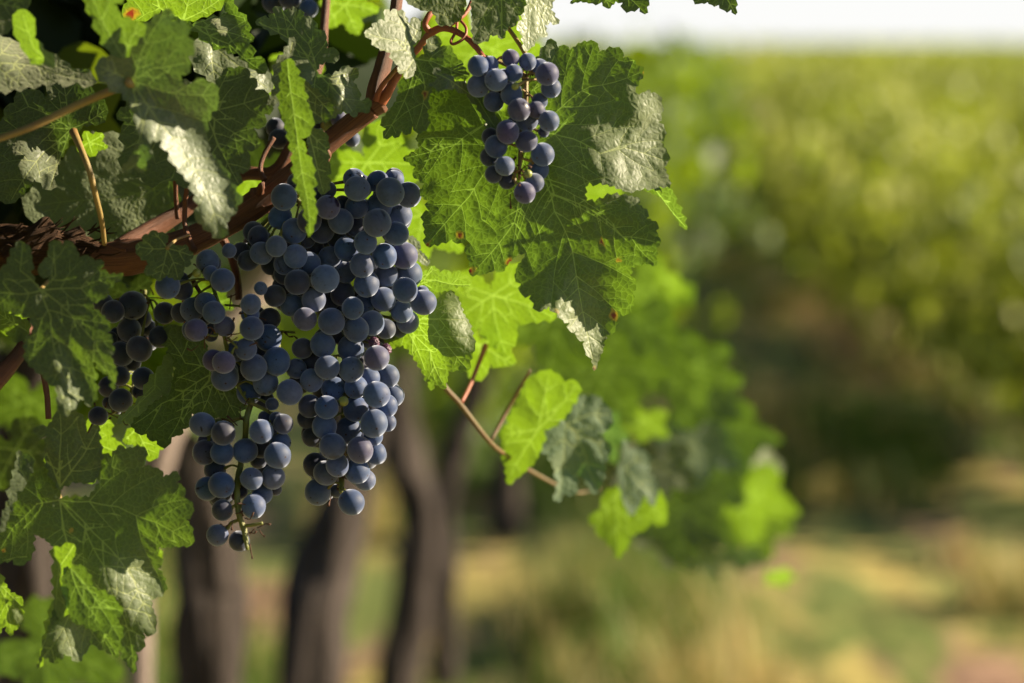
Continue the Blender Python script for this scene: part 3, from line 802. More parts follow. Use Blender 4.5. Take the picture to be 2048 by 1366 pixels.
lowb = [(185,245,98,1),(358,315,100,0),(672,303,93,0,'g'),(855,240,80,1,'d'),(800,200,60,3,'d'),(830,390,85,2),(205,475,98,1),(348,477,92,0,'g'),(540,462,97,0,'g'),(808,500,107,0,'g'),(210,390,65,3),(290,620,90,3,'d'),
(670,440,80,4,'d'),(650,540,70,4,'d'),(770,680,98,1),(790,780,50,3,'d'),(343,745,102,0,'g'),(225,775,95,1),(593,693,87,0,'g'),(680,820,82,1),(458,838,45,0,'s'),(350,953,85,0),(610,920,98,0,'g'),(310,1160,90,0),
(490,1210,82,0,'d'),(310,850,60,3,'d'),(500,800,60,4,'d'),(700,190,55,4,'d')]
cluster('small blue grape cluster hanging lowest with a bare withered stalk tip', Fo, sF, 1.140,
        [(505, 800, 1.155), (493, 838, 1.150), (490, 880, 1.152), (480, 935, 1.150), (474, 975, 1.142), (477, 1025, 1.138), (488, 1060, 1.136), (495, 1100, 1.134)], lowb, filler=6, dark=.05, bits=22, stem_r=6,
        extra_rachis=([(477, 1040, 1.138), (462, 1046, 1.138), (455, 1058, 1.14)], [(484, 1052, 1.137), (505, 1050, 1.135), (526, 1046, 1.135)], [(500, 805, 1.15), (540, 825, 1.15), (556, 840, 1.15)], [(488, 836, 1.15), (455, 840, 1.15), (430, 842, 1.15)]))
Eo = (160, 440); sE = 3.252
darkb = [(150,545,68,1),(215,595,72,0),(343,555,88,0),(320,715,75,1),(550,605,68,1),(520,760,72,2),(385,838,82,0),(270,870,80,1),(200,770,45,2),(240,745,45,3),(262,1015,60,1),(185,1085,66,1),(265,1172,73,0),(410,1030,72,0),
(385,1120,45,3),(190,1190,45,3),(118,1275,60,0),(240,1235,30,4),(345,930,50,4),(400,640,60,4),(440,700,55,4),(330,800,60,5)]
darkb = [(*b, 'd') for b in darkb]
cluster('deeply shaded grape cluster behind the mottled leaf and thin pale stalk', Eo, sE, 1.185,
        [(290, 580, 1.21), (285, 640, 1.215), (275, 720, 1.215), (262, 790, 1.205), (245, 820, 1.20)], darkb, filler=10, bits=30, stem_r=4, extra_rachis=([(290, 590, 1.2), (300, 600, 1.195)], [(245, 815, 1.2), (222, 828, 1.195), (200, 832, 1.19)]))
Go = (920, 80); sG = 4.018
upb = [(145,208,80,0,'g'),(243,195,66,1,'g'),(150,368,88,1,'g'),(290,322,90,0,'g'),(408,145,68,1,'p'),(430,265,70,0),(543,175,68,1,'g'),(640,220,70,1,'g'),(700,272,90,0,'p'),(730,385,80,1),(415,435,88,1,'g'),(270,495,80,1,'g'),
(443,372,30,-2,'u'),(475,560,90,0,'p'),(640,490,62,2),(612,560,68,1,'p'),(540,650,85,1),(715,652,83,0,'g'),(675,735,45,3,'d'),(383,738,92,0,'p'),(535,815,87,0,'p'),(245,780,70,3,'d'),(290,855,90,1),(240,940,75,3,'d'),
(665,920,90,0,'g'),(630,1040,84,2),(360,1012,77,0),(270,1080,68,1,'d'),(380,1130,64,2,'d'),(600,1148,77,1),(545,1075,34,0,'u'),(520,1228,82,0,'p')]
cluster('small loose grape cluster in front of the biggest leaf', Go, sG, 1.128,
        [(966, 112, 1.145), (1010, 128, 1.148), (1048, 150, 1.145), (1052, 185, 1.142), (1050, 230, 1.142), (1042, 285, 1.138), (1040, 325, 1.136), (1038, 360, 1.134)], upb, filler=5, dark=.05, bits=34, stem_r=4.5, stem_mat='petiole',
        extra_rachis=([(1045, 160, 1.144), (1065, 145, 1.14), (1080, 160, 1.138)], [(1040, 295, 1.137), (1022, 288, 1.135)], [(1040, 315, 1.136), (1060, 322, 1.136)], [(1032, 340, 1.133), (1030, 362, 1.132), (1040, 370, 1.13)]))
to = (0, 0); s1 = 2.627
cluster('very dark blurred grape cluster in deep shade at the upper corner', to, s1, 1.42,
        [(90, -40, 1.45), (110, 40, 1.46), (130, 110, 1.455)], [(240,60,62,1),(330,20,62,1),(350,110,64,0),(255,140,60,0),(405,165,60,1),(240,215,58,1),(325,215,60,0),(420,60,62,1),(400,290,60,1),(470,220,60,1),(180,60,60,2),(460,130,60,2),(300,300,58,2),(470,330,56,2),(500,60,60,2),(240,-40,60,1),(350,-60,60,1),(430,-40,60,1),(520,150,58,3)], filler=4, dark=1, twigs=False, stem_r=4)
cluster('shaded grapes peeking from under leaves at the top edge beside a thin red shoot', (0, 0), 1, 1.24, [(560, -60, 1.26), (580, -20, 1.26), (590, 10, 1.26)],
        [(617,17,18,0,'g'),(580,-4,22,1,'d'),(548,4,22,1,'d'),(600,-30,22,1,'d'),(530,-28,22,1,'d'),(565,-35,20,2,'d')], filler=0, dark=1, twigs=False, stem_r=3)
cluster('few dark and reddish grapes half hidden behind the cane', (0, 0), 1, 1.215, [(650, 200, 1.235), (655, 230, 1.235), (640, 262, 1.235)],
        [(678,238,17,0,'p'),(656,252,14,1,'u'),(648,235,15,1,'d'),(558,278,20,0,'d'),(552,256,19,1,'d'),(704,278,15,1,'g'),(664,222,12,2,'u'),(632,258,17,2,'d')], filler=0, dark=.6, bits=0, stem_r=3)
# ------------------------------------------------------------------ the near vine: old arm and canes
def near_vine():
    root = empty('grapevine', W(-900, 2600, 1.25)); root.location.z = 0
    T = Tubes(); b = root.location
    T.add([(b.x, b.y, -.1), (b.x + .01, b.y + .01, .4), (b.x - .01, b.y, .8), (b.x + .03, b.y, .97), W(-500, 560, 1.22)], [.05, .042, .04, .04, .03], seg=14, rough=.3, sub=8)
    T.add([W(-520, 560, 1.22), W(-250, 500, 1.2), W(-60, 505, 1.195), W(60, 500, 1.19), W(130, 505, 1.19), W(220, 520, 1.188)], [px2m(r, 1.19) for r in (85, 60, 50, 46, 40, 27)], seg=40, rough=.34, seed=4, sub=12)
    # a torn stub of bark standing up
    T.add([W(20, 520, 1.18), W(70, 475, 1.178), W(108, 450, 1.18)], [px2m(r, 1.18) for r in (30, 24, 17)], seg=26, rough=.35, seed=9, sub=10)
    T.add([W(110, 510, 1.19), W(140, 480, 1.188), W(165, 462, 1.19)], [px2m(r, 1.18) for r in (26, 18, 13)], seg=20, rough=.4, seed=15, sub=8)
    rng = random.Random(4)
    for i in range(60):                                       # loose bark fibres
        u, v = rng.uniform(-10, 200), rng.uniform(455, 530); a = rng.uniform(-.9, .1); l = rng.uniform(14, 45)
        d = 1.16 + rng.uniform(-.004, .02)
        T.add([W(u, v, d), W(u + math.cos(a) * l * .5, v + math.sin(a) * l * .5 + rng.gauss(0, 2), d - .001), W(u + math.cos(a) * l, v + math.sin(a) * l + rng.gauss(0, 3), d - rng.uniform(0, .004))], [px2m(1.6, 1.17), px2m(2.2, 1.17), px2m(.5, 1.17)], seg=5, sub=3)
    T.build('trunk', M['bark'], root)
    T = Tubes()
    main = [(190, 520, 1.188), (260, 515, 1.185), (340, 497, 1.18), (430, 458, 1.18), (520, 402, 1.18), (590, 345, 1.18), (640, 300, 1.18), (690, 258, 1.18), (742, 216, 1.178)]
    T.add(PX(main), [px2m(r, 1.18) for r in (30, 36, 31, 27, 27, 22, 21, 21, 22)], seg=30, rough=.11, seed=2, sub=8)
    T.add(PX([(742, 216, 1.178), (757, 205, 1.178), (765, 200, 1.178)]), [px2m(r, 1.18) for r in (21, 26, 22)], seg=20, rough=.12, seed=3, sub=6)
    T.add(PX([(748, 212, 1.178), (752, 180, 1.178), (764, 140, 1.18), (776, 90, 1.182), (790, 30, 1.185), (800, -60, 1.19)]), [px2m(r, 1.18) for r in (19, 18, 17, 15, 12, 11)], seg=18, rough=.06, seed=5, sub=6)
    T.add(PX([(240, 500, 1.19), (300, 462, 1.2), (350, 432, 1.205), (400, 398, 1.21), (480, 350, 1.215), (545, 345, 1.212), (580, 300, 1.21), (600, 250, 1.212), (640, 120, 1.23), (648, 60, 1.235), (655, -40, 1.24)]), [px2m(r, 1.2) for r in (22, 20, 17, 15, 14, 13, 13, 12, 10, 9, 8)], seg=16, rough=.08, seed=6, sub=6)
    for q in ((520, 402), (430, 458), (640, 300)):             # nodes with a dried bud
        T.add(PX([(q[0] - 12, q[1] + 9, 1.18), (q[0], q[1], 1.18), (q[0] + 12, q[1] - 9, 1.18)]), [px2m(r, 1.18) for r in (20, 29, 20)], seg=24, rough=.22, seed=q[0], sub=6)
        T.add(PX([(q[0], q[1] - 18, 1.172), (q[0] + 3, q[1] - 30, 1.168), (q[0] + 8, q[1] - 38, 1.168)]), [px2m(r, 1.18) for r in (9, 7, 2)], seg=10, rough=.25, seed=q[1], sub=4)
    T.build('cane', M['cane'], root)
    T = Tubes()
    for pts, r in (([(752, 200, 1.17), (762, 175, 1.166), (782, 150, 1.165), (798, 132, 1.165)], (7, 5, 5, 4)),
                   ([(762, 204, 1.172), (775, 185, 1.17), (786, 165, 1.17), (797, 145, 1.17)], (12, 10, 9, 9)),
                   ([(800, 132, 1.17), (835, 98, 1.165), (862, 66, 1.16), (890, 56, 1.158), (925, 70, 1.155), (950, 92, 1.148), (968, 116, 1.143)], (8, 7, 8, 7, 6, 6, 5)),
                   ([(862, 66, 1.16), (850, 50, 1.158), (856, 34, 1.158), (866, 20, 1.16)], (7, 6, 6, 6)),
                   ([(890, 56, 1.158), (930, 28, 1.165), (946, -6, 1.17)], (5, 4, 4))):
        T.add(PX(pts), [px2m(x, 1.16) for x in r], seg=12, rough=.08, sub=6)
    T.build('shoot', M['petiole_red'], root)
    T = Tubes(); T.add(PX([(918, 38, 1.158), (932, 56, 1.155), (928, 76, 1.152), (908, 88, 1.15), (902, 82, 1.152), (912, 62, 1.156), (914, 44, 1.16)]), [px2m(3, 1.15)] * 7, seg=8, sub=8)
    T.add(PX([(370, 655, 1.16), (360, 560, 1.16), (350, 560, 1.16)]), [px2m(1.5, 1.15)] * 3, seg=6)
    T.build('tendril', M['petiole_red'], root)
    T = Tubes()
    for pts, r in (([(388, 500, 1.16), (378, 478, 1.165), (370, 450, 1.17), (370, 410, 1.17), (376, 360, 1.16)], (7, 6, 5, 5, 5)),
                   ([(356, 436, 1.185), (352, 400, 1.18), (350, 340, 1.17)], (6, 5, 5)),
                   ([(385, 560, 1.165), (400, 585, 1.165), (408, 600, 1.165)], (5, 4, 4)),
                   ([(440, 470, 1.20), (462, 510, 1.20), (475, 560, 1.20), (478, 600, 1.20)], (9, 9, 8, 7)),
                   ([(-20, 775, 1.14), (20, 730, 1.15), (45, 695, 1.16), (62, 640, 1.17)], (19, 17, 14, 9)),
                   ([(84, 735, 1.15), (94, 790, 1.15), (97, 838, 1.15)], (6, 6, 6)),
                   ([(548, 275, 1.19), (528, 310, 1.188), (521, 340, 1.186), (530, 362, 1.182)], (5, 5, 5, 7)),
                   ([(-10, 510, 1.17), (-20, 640, 1.17)], (5, 5)),
                   ([(200, 485, 1.175), (235, 497, 1.17), (252, 500, 1.168)], (3, 2, 4)),
                   ):
        T = Tubes(); T.add(PX(pts), [px2m(x, 1.16) for x in r], seg=10, rough=.1, sub=6)
        T.build('side_shoot', M['cane'], root)
    tag(root, 'near grapevine with shaggy old bark and a reddish brown cane carrying the fruit', 'grapevine', 'grapevines of the near row')
near_vine()
# long shoot drooping to the right with the out of focus leaves
T = Tubes()
T.add(PX([(820, 640, 1.26), (880, 760, 1.27), (920, 808, 1.28), (980, 885, 1.30), (1020, 915, 1.33), (1075, 950, 1.37), (1150, 985, 1.42), (1200, 975, 1.46)]), [px2m(r, 1.3) for r in (6, 5.5, 5, 5, 4, 4, 3, 2)], seg=8, rough=.06, sub=5)
T.add(PX([(980, 885, 1.30), (1020, 810, 1.31), (1060, 740, 1.30)]), [px2m(r, 1.3) for r in (4, 4, 3)], seg=7)
tag(T.build('vine_shoot', M['shoot']), 'long thin drooping shoot carrying the blurred leaves right of the fruit', 'shoot')

# ------------------------------------------------------------------ leaves of the near vine
c3 = lambda p: C((700, 0), 1.797, p); c3p = lambda *p: C1((700, 0), 1.797, p)
c1 = lambda p: C((0, 0), 2.627, p); c1p = lambda *p: C1((0, 0), 2.627, p)
c2 = lambda p: C((500, 0), 3.416, p); c2p = lambda *p: C1((500, 0), 3.416, p)
c6 = lambda p: C((0, 440), 2.969, p); c6p = lambda *p: C1((0, 440), 2.969, p)
c7 = lambda p: C((0, 800), 2.413, p); c7p = lambda *p: C1((0, 800), 2.413, p)
c8 = lambda p: C((800, 500), 1.951, p); c8p = lambda *p: C1((800, 500), 1.951, p)
J = c3p(640, 480)
hero = c3([(640,420),(620,300),(640,240),(680,200),(700,165),(722,138),(745,165),(752,195),(768,160),(790,180),(830,155),(875,147),(892,170),(893,190),(945,172),(978,180),(980,210),(1005,208),(1030,235),(1057,258),
(1040,290),(1015,335),(1000,345),(1040,340),(1078,322),(1080,335),(1100,335),(1120,370),(1118,410),(1108,440),(1130,460),(1132,490),(1115,510),(1140,545),(1142,585),(1128,600),(1145,640),(1150,670),(1148,684),(1060,675),(1000,690),(950,668),
(900,657),(860,655),(845,672),(844,700),(850,722),(880,725),(940,700),(1000,705),(1040,712),(1035,735),(1070,760),(1065,785),(1105,802),(1100,830),(1117,870),(1100,890),(1100,955),(1060,945),(1010,960),(1005,990),
(1028,1018),(1015,1050),(1018,1080),(1000,1128),(970,1125),(955,1170),(940,1200),(920,1200),(910,1250),(890,1300),(877,1333),(870,1290),(845,1260),(842,1225),(820,1220),(815,1185),(795,1195),(790,1160),(765,1150),
(745,1125),(715,1100),(680,1122),(660,1090),(650,1060),(618,1060),(615,1020),(592,1000),(600,960),(628,925),(632,908),(606,912),(572,940),(548,978),(520,970),(480,985),(432,988),(430,940),(412,893),(450,860),(445,840),
(480,815),(520,780),(560,752),(598,716),(592,696),(562,690),(535,745),(522,775),(470,822),(440,842),(400,873),(378,873),(365,860),(330,872),(275,885),(272,850),(260,770),(285,760),(280,720),(245,695),(270,660),(225,630),(235,600),(190,568),(250,535),(240,490),(275,470),(235,430),(225,380),
(260,300),(350,290),(420,300),(470,320),(540,400),(600,450)])
flap = c3([(1040,674),(1100,678),(1150,676),(1162,692),(1172,730),(1190,765),(1204,800),(1211,826),(1196,818),(1170,780),(1148,745),(1120,708),(1080,690)])
leaf('biggest leaf, five lobed and finely toothed, behind the small loose grape cluster', hero, J,
     [[c3p(760,385), c3p(860,312), c3p(1040,262)], [c3p(735,482), c3p(800,498), c3p(900,552), c3p(985,530), c3p(1128,575)], [c3p(695,640), c3p(735,760), c3p(800,905), c3p(872,1290)], [c3p(520,560), c3p(500,600), c3p(430,705), c3p(283,872)], [c3p(480,450), c3p(380,520), c3p(200,568)], [c3p(650,330), c3p(735,200)], [c3p(735,700), c3p(850,745), c3p(980,850), c3p(1095,870)], [c3p(610,620), c3p(590,800), c3p(445,975)]],
     1.152, slope=(-.16, .10), step=6, teeth=15, pucker=1.3,
     patches=[(*c3p(1000,560), 95, .85, .25), (*c3p(1090,400), 38, .75, .2), (*c3p(825,1180), 70, 1.15, -.10), (*c3p(400,740), 70, -.30, -.1), (*c3p(1040,900), 60, -.35, 0), (*c3p(720,190), 26, .7, 0)],
     spots=[(*c3p(572,942), 9), (*c3p(434,972), 7), (*c3p(948,1135), 9), (*c3p(395,845), 8), (*c3p(1055,262), 4), (*c3p(877,1325), 5), (*c3p(278,880), 5), (*c3p(905,870), 4), (*c3p(745,1120), 5), (*c3p(965,935), 5)],
     extra=[(flap, c3p(1100,684), [c3p(1205,815)], 1.146, (-1.0, -.2), ())],
     petiole=[(*J, 1.150), (1080, 230, 1.155), (1075, 160, 1.165), (1040, 90, 1.175), (990, 20, 1.18)], pet_r=5, pet_mat='petiole')

leaf('large soft focus leaf with a pale ridge, in front of the cane', c1([(510,330),(520,310),(560,300),(575,290),(640,310),(655,290),(690,230),(690,150),(740,160),(790,110),(840,70),(895,45),(900,110),(990,135),(985,190),(1020,240),(990,300),(1000,350),(985,390),(950,395),(950,430),(980,450),(1010,440),(1060,410),(1090,430),(1130,440),(1145,490),(1150,530),(1110,590),(1090,640),(1080,700),(1100,800),(1170,870),(1210,950),(1275,1060),(1245,1080),(1250,1105),(1215,1135),(1190,1170),(1165,1255),(1110,1220),(1060,1180),(1030,1160),(1045,1080),(1000,960),(930,880),(890,800),(850,735),(800,735),(785,760),(770,850),(750,910),(710,880),(640,900),(700,810),(735,750),(735,720),(690,540),(640,490),(560,440),(510,400)]),
     c1p(690,430), [[c1p(780,560), c1p(900,720), c1p(1060,950), c1p(1160,1240)], [c1p(800,360), c1p(980,330)], [c1p(850,480), c1p(1130,500)], c1p(530,350), [c1p(745,620), c1p(660,890)], [c1p(740,280), c1p(850,90)]], 1.072, slope=(.05, -.25), step=8, teeth=24, mat='leaf_blue',
     patches=[(*c1p(930,760), 60, .9, .45), (*c1p(1120,1020), 45, .75, .35), (*c1p(600,400), 30, .75, .1), (*c1p(760,590), 30, .5, .2), (*c1p(880,200), 50, -.1, 0)],
     petiole=[(*c1p(690,430), 1.074), (225, 180, 1.085), (150, 212, 1.085), (60, 255, 1.08), (-30, 286, 1.08)], pet_r=8, pet_mat='petiole')
leaf('folded dark green leaf above the soft focus leaf with the pale ridge', c1([(430,-60),(560,-80),(660,-40),(600,20),(620,50),(640,90),(700,110),(768,140),(730,200),(690,245),(645,305),(620,300),(570,265),(530,190),(490,100),(450,20)]), c1p(645,300), [[c1p(560,150), c1p(480,-40)], [c1p(690,190), c1p(755,145)]], 1.062, slope=(-.45, -.1), step=10, teeth=30, mat='leaf_mid', wave=.6)
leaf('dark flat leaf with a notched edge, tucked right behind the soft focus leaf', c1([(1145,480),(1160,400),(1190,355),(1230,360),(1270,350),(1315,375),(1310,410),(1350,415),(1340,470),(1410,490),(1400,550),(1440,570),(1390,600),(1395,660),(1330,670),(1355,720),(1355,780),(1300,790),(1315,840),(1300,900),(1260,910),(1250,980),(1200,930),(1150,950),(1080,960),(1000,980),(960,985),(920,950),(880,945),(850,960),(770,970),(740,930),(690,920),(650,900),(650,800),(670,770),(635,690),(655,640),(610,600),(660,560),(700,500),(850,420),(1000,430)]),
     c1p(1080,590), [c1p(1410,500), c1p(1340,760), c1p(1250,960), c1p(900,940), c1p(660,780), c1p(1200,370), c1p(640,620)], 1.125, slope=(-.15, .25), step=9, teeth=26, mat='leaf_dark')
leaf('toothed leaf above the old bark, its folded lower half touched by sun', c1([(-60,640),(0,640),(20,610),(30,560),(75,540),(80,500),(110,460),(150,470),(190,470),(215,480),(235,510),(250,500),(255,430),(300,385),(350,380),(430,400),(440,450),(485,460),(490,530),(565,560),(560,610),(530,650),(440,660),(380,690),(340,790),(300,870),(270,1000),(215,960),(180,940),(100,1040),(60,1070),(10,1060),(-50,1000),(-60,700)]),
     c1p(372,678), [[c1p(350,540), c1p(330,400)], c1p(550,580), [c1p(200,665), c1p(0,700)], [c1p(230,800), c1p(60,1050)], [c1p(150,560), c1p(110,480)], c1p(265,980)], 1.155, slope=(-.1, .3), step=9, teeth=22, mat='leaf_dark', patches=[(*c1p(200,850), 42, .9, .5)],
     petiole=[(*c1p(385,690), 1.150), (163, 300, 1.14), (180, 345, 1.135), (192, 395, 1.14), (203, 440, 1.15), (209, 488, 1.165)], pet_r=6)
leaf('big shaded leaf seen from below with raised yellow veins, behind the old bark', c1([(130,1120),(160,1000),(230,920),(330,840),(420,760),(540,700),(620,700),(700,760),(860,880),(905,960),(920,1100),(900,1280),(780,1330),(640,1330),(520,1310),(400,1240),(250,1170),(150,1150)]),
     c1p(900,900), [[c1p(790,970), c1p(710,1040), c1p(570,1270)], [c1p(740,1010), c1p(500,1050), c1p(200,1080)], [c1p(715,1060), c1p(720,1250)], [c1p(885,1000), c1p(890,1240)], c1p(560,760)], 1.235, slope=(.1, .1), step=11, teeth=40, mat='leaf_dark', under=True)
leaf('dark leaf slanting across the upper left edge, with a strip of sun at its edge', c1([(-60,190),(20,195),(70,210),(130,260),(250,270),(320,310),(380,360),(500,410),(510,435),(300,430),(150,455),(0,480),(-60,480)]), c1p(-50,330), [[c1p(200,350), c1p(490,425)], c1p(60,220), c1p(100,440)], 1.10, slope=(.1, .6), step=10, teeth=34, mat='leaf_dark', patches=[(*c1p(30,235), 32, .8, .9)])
leaf('small narrow lime green leaf, folded, in front of the darkest grapes', c1([(95,50),(150,60),(185,130),(180,200),(230,260),(290,330),(285,355),(240,340),(140,290),(100,220),(70,150)]), c1p(285,345), [[c1p(180,260), c1p(120,80)]], 1.06, slope=(-.8, 0), step=9, teeth=50, mat='leaf_young', wave=.5)
leaf('dark leaf above the narrow lime green leaf in the upper corner', c1([(-80,-60),(110,-80),(160,20),(120,60),(85,80),(60,150),(20,180),(-80,170)]), c1p(-60,0), [c1p(100,40), c1p(0,160)], 1.09, slope=(0, .3), step=14, teeth=34, mat='leaf_dark')
leaf('crinkled leaf with a sunlit yellow green crest above a dark notched half', c1([(870,90),(960,112),(1010,130),(1040,110),(1080,105),(1150,90),(1195,70),(1175,40),(1200,-20),(1230,20),(1250,60),(1300,110),(1310,170),(1332,218),(1310,225),(1330,300),(1390,310),(1395,390),(1340,370),(1300,330),(1250,280),(1180,250),(1100,230),(1040,170),(960,120)]), c1p(1010,130), [[c1p(1150,160), c1p(1320,210)], [c1p(1200,230), c1p(1385,380)], c1p(1230,30)], 1.150, slope=(-.35, .3), step=8, teeth=24, patches=[(*c1p(1180,130), 26, .9, 1.0)])
leaf('olive leaf at the top edge with a scorched pink patch', c1([(650,-60),(1180,-60),(1180,10),(1130,60),(1060,90),(990,110),(960,112),(880,90),(850,50),(800,90),(740,112),(650,95),(640,60),(670,10)]), c1p(965,105), [c1p(800,20), c1p(1000,-40), c1p(1150,0), c1p(690,60)], 1.175, slope=(-.5, -.1), step=10, teeth=30, mat='leaf_young', spots=[(*c1p(690,75), 15)])
leaf('bluish dark leaf, hanging limp behind the crinkled crest leaf', c1([(1000,230),(1080,220),(1150,260),(1230,300),(1330,340),(1430,390),(1440,440),(1410,490),(1340,480),(1250,420),(1160,460),(1120,440),(1080,400),(1010,340)]), c1p(1110,230), [c1p(1130,420), c1p(1400,460)], 1.20, slope=(.2, .3), step=9, teeth=30, mat='leaf_blue', patches=[(*c1p(1370,440), 26, .9, .2), (*c1p(1110,290), 12, .9, .2)])
leaf('smooth bluish green leaf with toothed crown and one pale sunlit lobe, at the top centre', c2([(35,150),(60,125),(130,125),(135,90),(175,100),(165,42),(230,75),(290,75),(293,40),(325,85),(340,62),(370,110),(420,120),(465,200),(520,235),(522,270),(525,330),(590,335),(610,380),(600,415),(560,430),(520,422),(475,440),(455,480),(470,505),(500,515),(560,520),(610,490),(615,470),(635,450),(690,462),(745,500),(720,540),(700,560),(735,600),(750,680),(690,672),(760,690),(830,690),(820,740),(805,775),(770,765),(740,765),(715,805),(680,775),(640,760),(600,780),(560,810),(480,820),(430,830),(350,760),(290,600),(280,480),(290,330),(250,290),(200,230),(120,205),(80,180)]),
     c2p(455,498), [[c2p(400,300), c2p(230,90)], [c2p(560,540), c2p(740,500)], [c2p(560,600), c2p(700,760)], [c2p(440,600), c2p(450,810)], [c2p(330,300), c2p(60,150)]], 1.140, slope=(.02, .2), step=8, teeth=18, mat='leaf_blue', patches=[(*c2p(660,610), 26, .95, .5), (*c2p(400,560), 16, .8, .2)])
leaf('long folded bright green leaf hanging point down over the fruit', c2([(240,410),(280,400),(310,450),(330,520),(370,580),(372,620),(385,690),(425,790),(420,880),(385,940),(345,945),(380,1000),(380,1050),(425,1110),(435,1200),(430,1290),(445,1400),(452,1480),(420,1600),(400,1620),(395,1520),(370,1430),(340,1330),(300,1200),(290,1050),(255,900),(215,790),(205,620),(215,480)]), c2p(255,420), [[c2p(290,700), c2p(330,1000), c2p(390,1350), c2p(410,1590)]], 1.112, slope=(-.45, .15), step=6, teeth=20, mat='leaf_mid', patches=[(*c2p(330,1250), 40, -.3, .2)])
leaf('dark green leaf half hidden behind the long folded hanging leaf', c2([(385,890),(450,880),(510,900),(535,960),(530,1030),(535,1100),(550,1140),(525,1200),(545,1260),(530,1310),(490,1330),(460,1285),(430,1250),(415,1120),(400,1000)]), c2p(400,900), [[c2p(450,1100), c2p(500,1310)], c2p(520,1010)], 1.124, slope=(.1, .1), step=7, teeth=18, mat='leaf')
leaf('small curled dark leaf scraps above the long hanging leaf', c2([(180,430),(230,370),(300,250),(312,300),(280,400),(245,430),(215,520),(205,640),(190,700),(120,720),(170,600),(160,500)]), c2p(290,290), [[c2p(200,560)]], 1.128, slope=(.3, 0), step=7, teeth=20, mat='leaf_dark')
leaf('wavy leaf below the bluish leaf, dark with glossy lobes over the cane', c2([(350,560),(400,560),(415,600),(480,640),(510,660),(560,700),(570,760),(550,800),(500,830),(430,835),(420,880),(380,820),(370,700)]), c2p(360,570), [c2p(540,760), c2p(430,820)], 1.128, slope=(.1, -.2), step=7, teeth=18, mat='leaf')
leaf('small leaf crossed by a shadow band, creased, above the fork of the cane', c2([(780,225),(800,200),(840,190),(835,160),(880,170),(878,135),(910,140),(945,160),(920,110),(920,65),(960,80),(985,60),(1010,75),(1040,65),(1080,150),(1095,160),(1110,118),(1135,120),(1165,160),(1160,190),(1170,230),(1140,280),(1110,310),(1120,350),(1122,405),(1135,440),(1105,490),(1125,480),(1095,530),(1050,525),(1055,500),(1010,490),(1015,450),(985,420),(960,360),(880,330),(830,270)]), c2p(1122,400), [[c2p(1000,280), c2p(800,225)], [c2p(1060,200), c2p(1000,80)], c2p(1140,140), c2p(1050,510)], 1.137, slope=(.75, .35), step=6, teeth=16)
leaf('lobed leaf hanging below the small creased leaf, shaded toward its ragged tips', c2([(1120,400),(1150,395),(1190,370),(1205,300),(1220,262),(1290,250),(1300,320),(1340,312),(1380,322),(1390,360),(1415,390),(1420,405),(1450,420),(1455,450),(1500,520),(1440,535),(1350,540),(1280,560),(1240,600),(1215,690),(1210,760),(1220,860),(1180,900),(1150,915),(1110,860),(1070,925),(1050,915),(1040,890),(990,945),(975,925),(910,945),(930,880),(895,825),(950,760),(1000,690),(1020,610),(1035,540),(1100,530),(1125,480)]), c2p(1122,402), [[c2p(1180,520), c2p(1195,640), c2p(1130,880)], [c2p(1250,420), c2p(1490,520)], [c2p(1090,600), c2p(920,930)], c2p(1270,270)], 1.146, slope=(-.25, .1), step=7, teeth=16, patches=[(*c2p(1250,300), 20, .8, .3)], spots=[(*c2p(1200,640), 5)])
leaf('smooth leaf cut by the top edge above the red shoot', c2([(1040,-150),(1480,-150),(1475,0),(1450,110),(1435,145),(1400,152),(1340,170),(1290,175),(1270,110),(1240,75),(1200,75),(1150,60),(1110,40),(1070,10)]), c2p(1300,-120), [c2p(1300,160), c2p(1440,60), c2p(1120,20)], 1.148, slope=(.15, .15), step=7, teeth=22, mat='leaf')
leaf('leaf with a coarsely toothed edge hanging from the top, left of the pale limp leaf', c3([(440,-60),(640,-60),(630,0),(620,50),(605,55),(600,80),(590,95),(570,95),(560,112),(545,142),(530,125),(505,125),(480,150),(445,155),(440,100),(436,30)]), c3p(540,-50), [c3p(545,130), c3p(610,50), c3p(450,140)], 1.145, slope=(.1, .15), step=7, teeth=14, mat='leaf')
leaf('pale limp leaf at the top, right of the coarsely toothed one', c3([(610,-40),(740,-40),(722,35),(752,85),(720,78),(700,90),(708,132),(680,128),(668,140),(650,172),(625,182),(622,130),(598,100),(620,70)]), c3p(650,-30), [c3p(640,170), c3p(700,120), c3p(740,80)], 1.175, slope=(.65, .1), step=7, teeth=14, mat='leaf_blue', under=True)
leaf('leaf tips dipping from the top edge against the white sky', c3([(700,-90),(1080,-90),(1075,0),(1060,52),(1040,28),(1010,40),(985,38),(980,10),(955,5),(928,32),(905,8),(870,12),(830,5),(790,12),(800,0)]), c3p(900,-80), [c3p(1058,45), c3p(930,25), c3p(800,5)], 1.155, slope=(-.1, .1), step=8, teeth=14)
leaf('single leaf point in the upper sky, farthest right along the top edge', c3([(1200,-90),(1395,-90),(1388,0),(1386,54),(1370,35),(1345,38),(1325,18),(1300,18),(1285,8),(1265,12),(1232,0)]), c3p(1300,-80), [c3p(1384,48), c3p(1250,5)], 1.16, slope=(.1, .1), step=8, teeth=14)
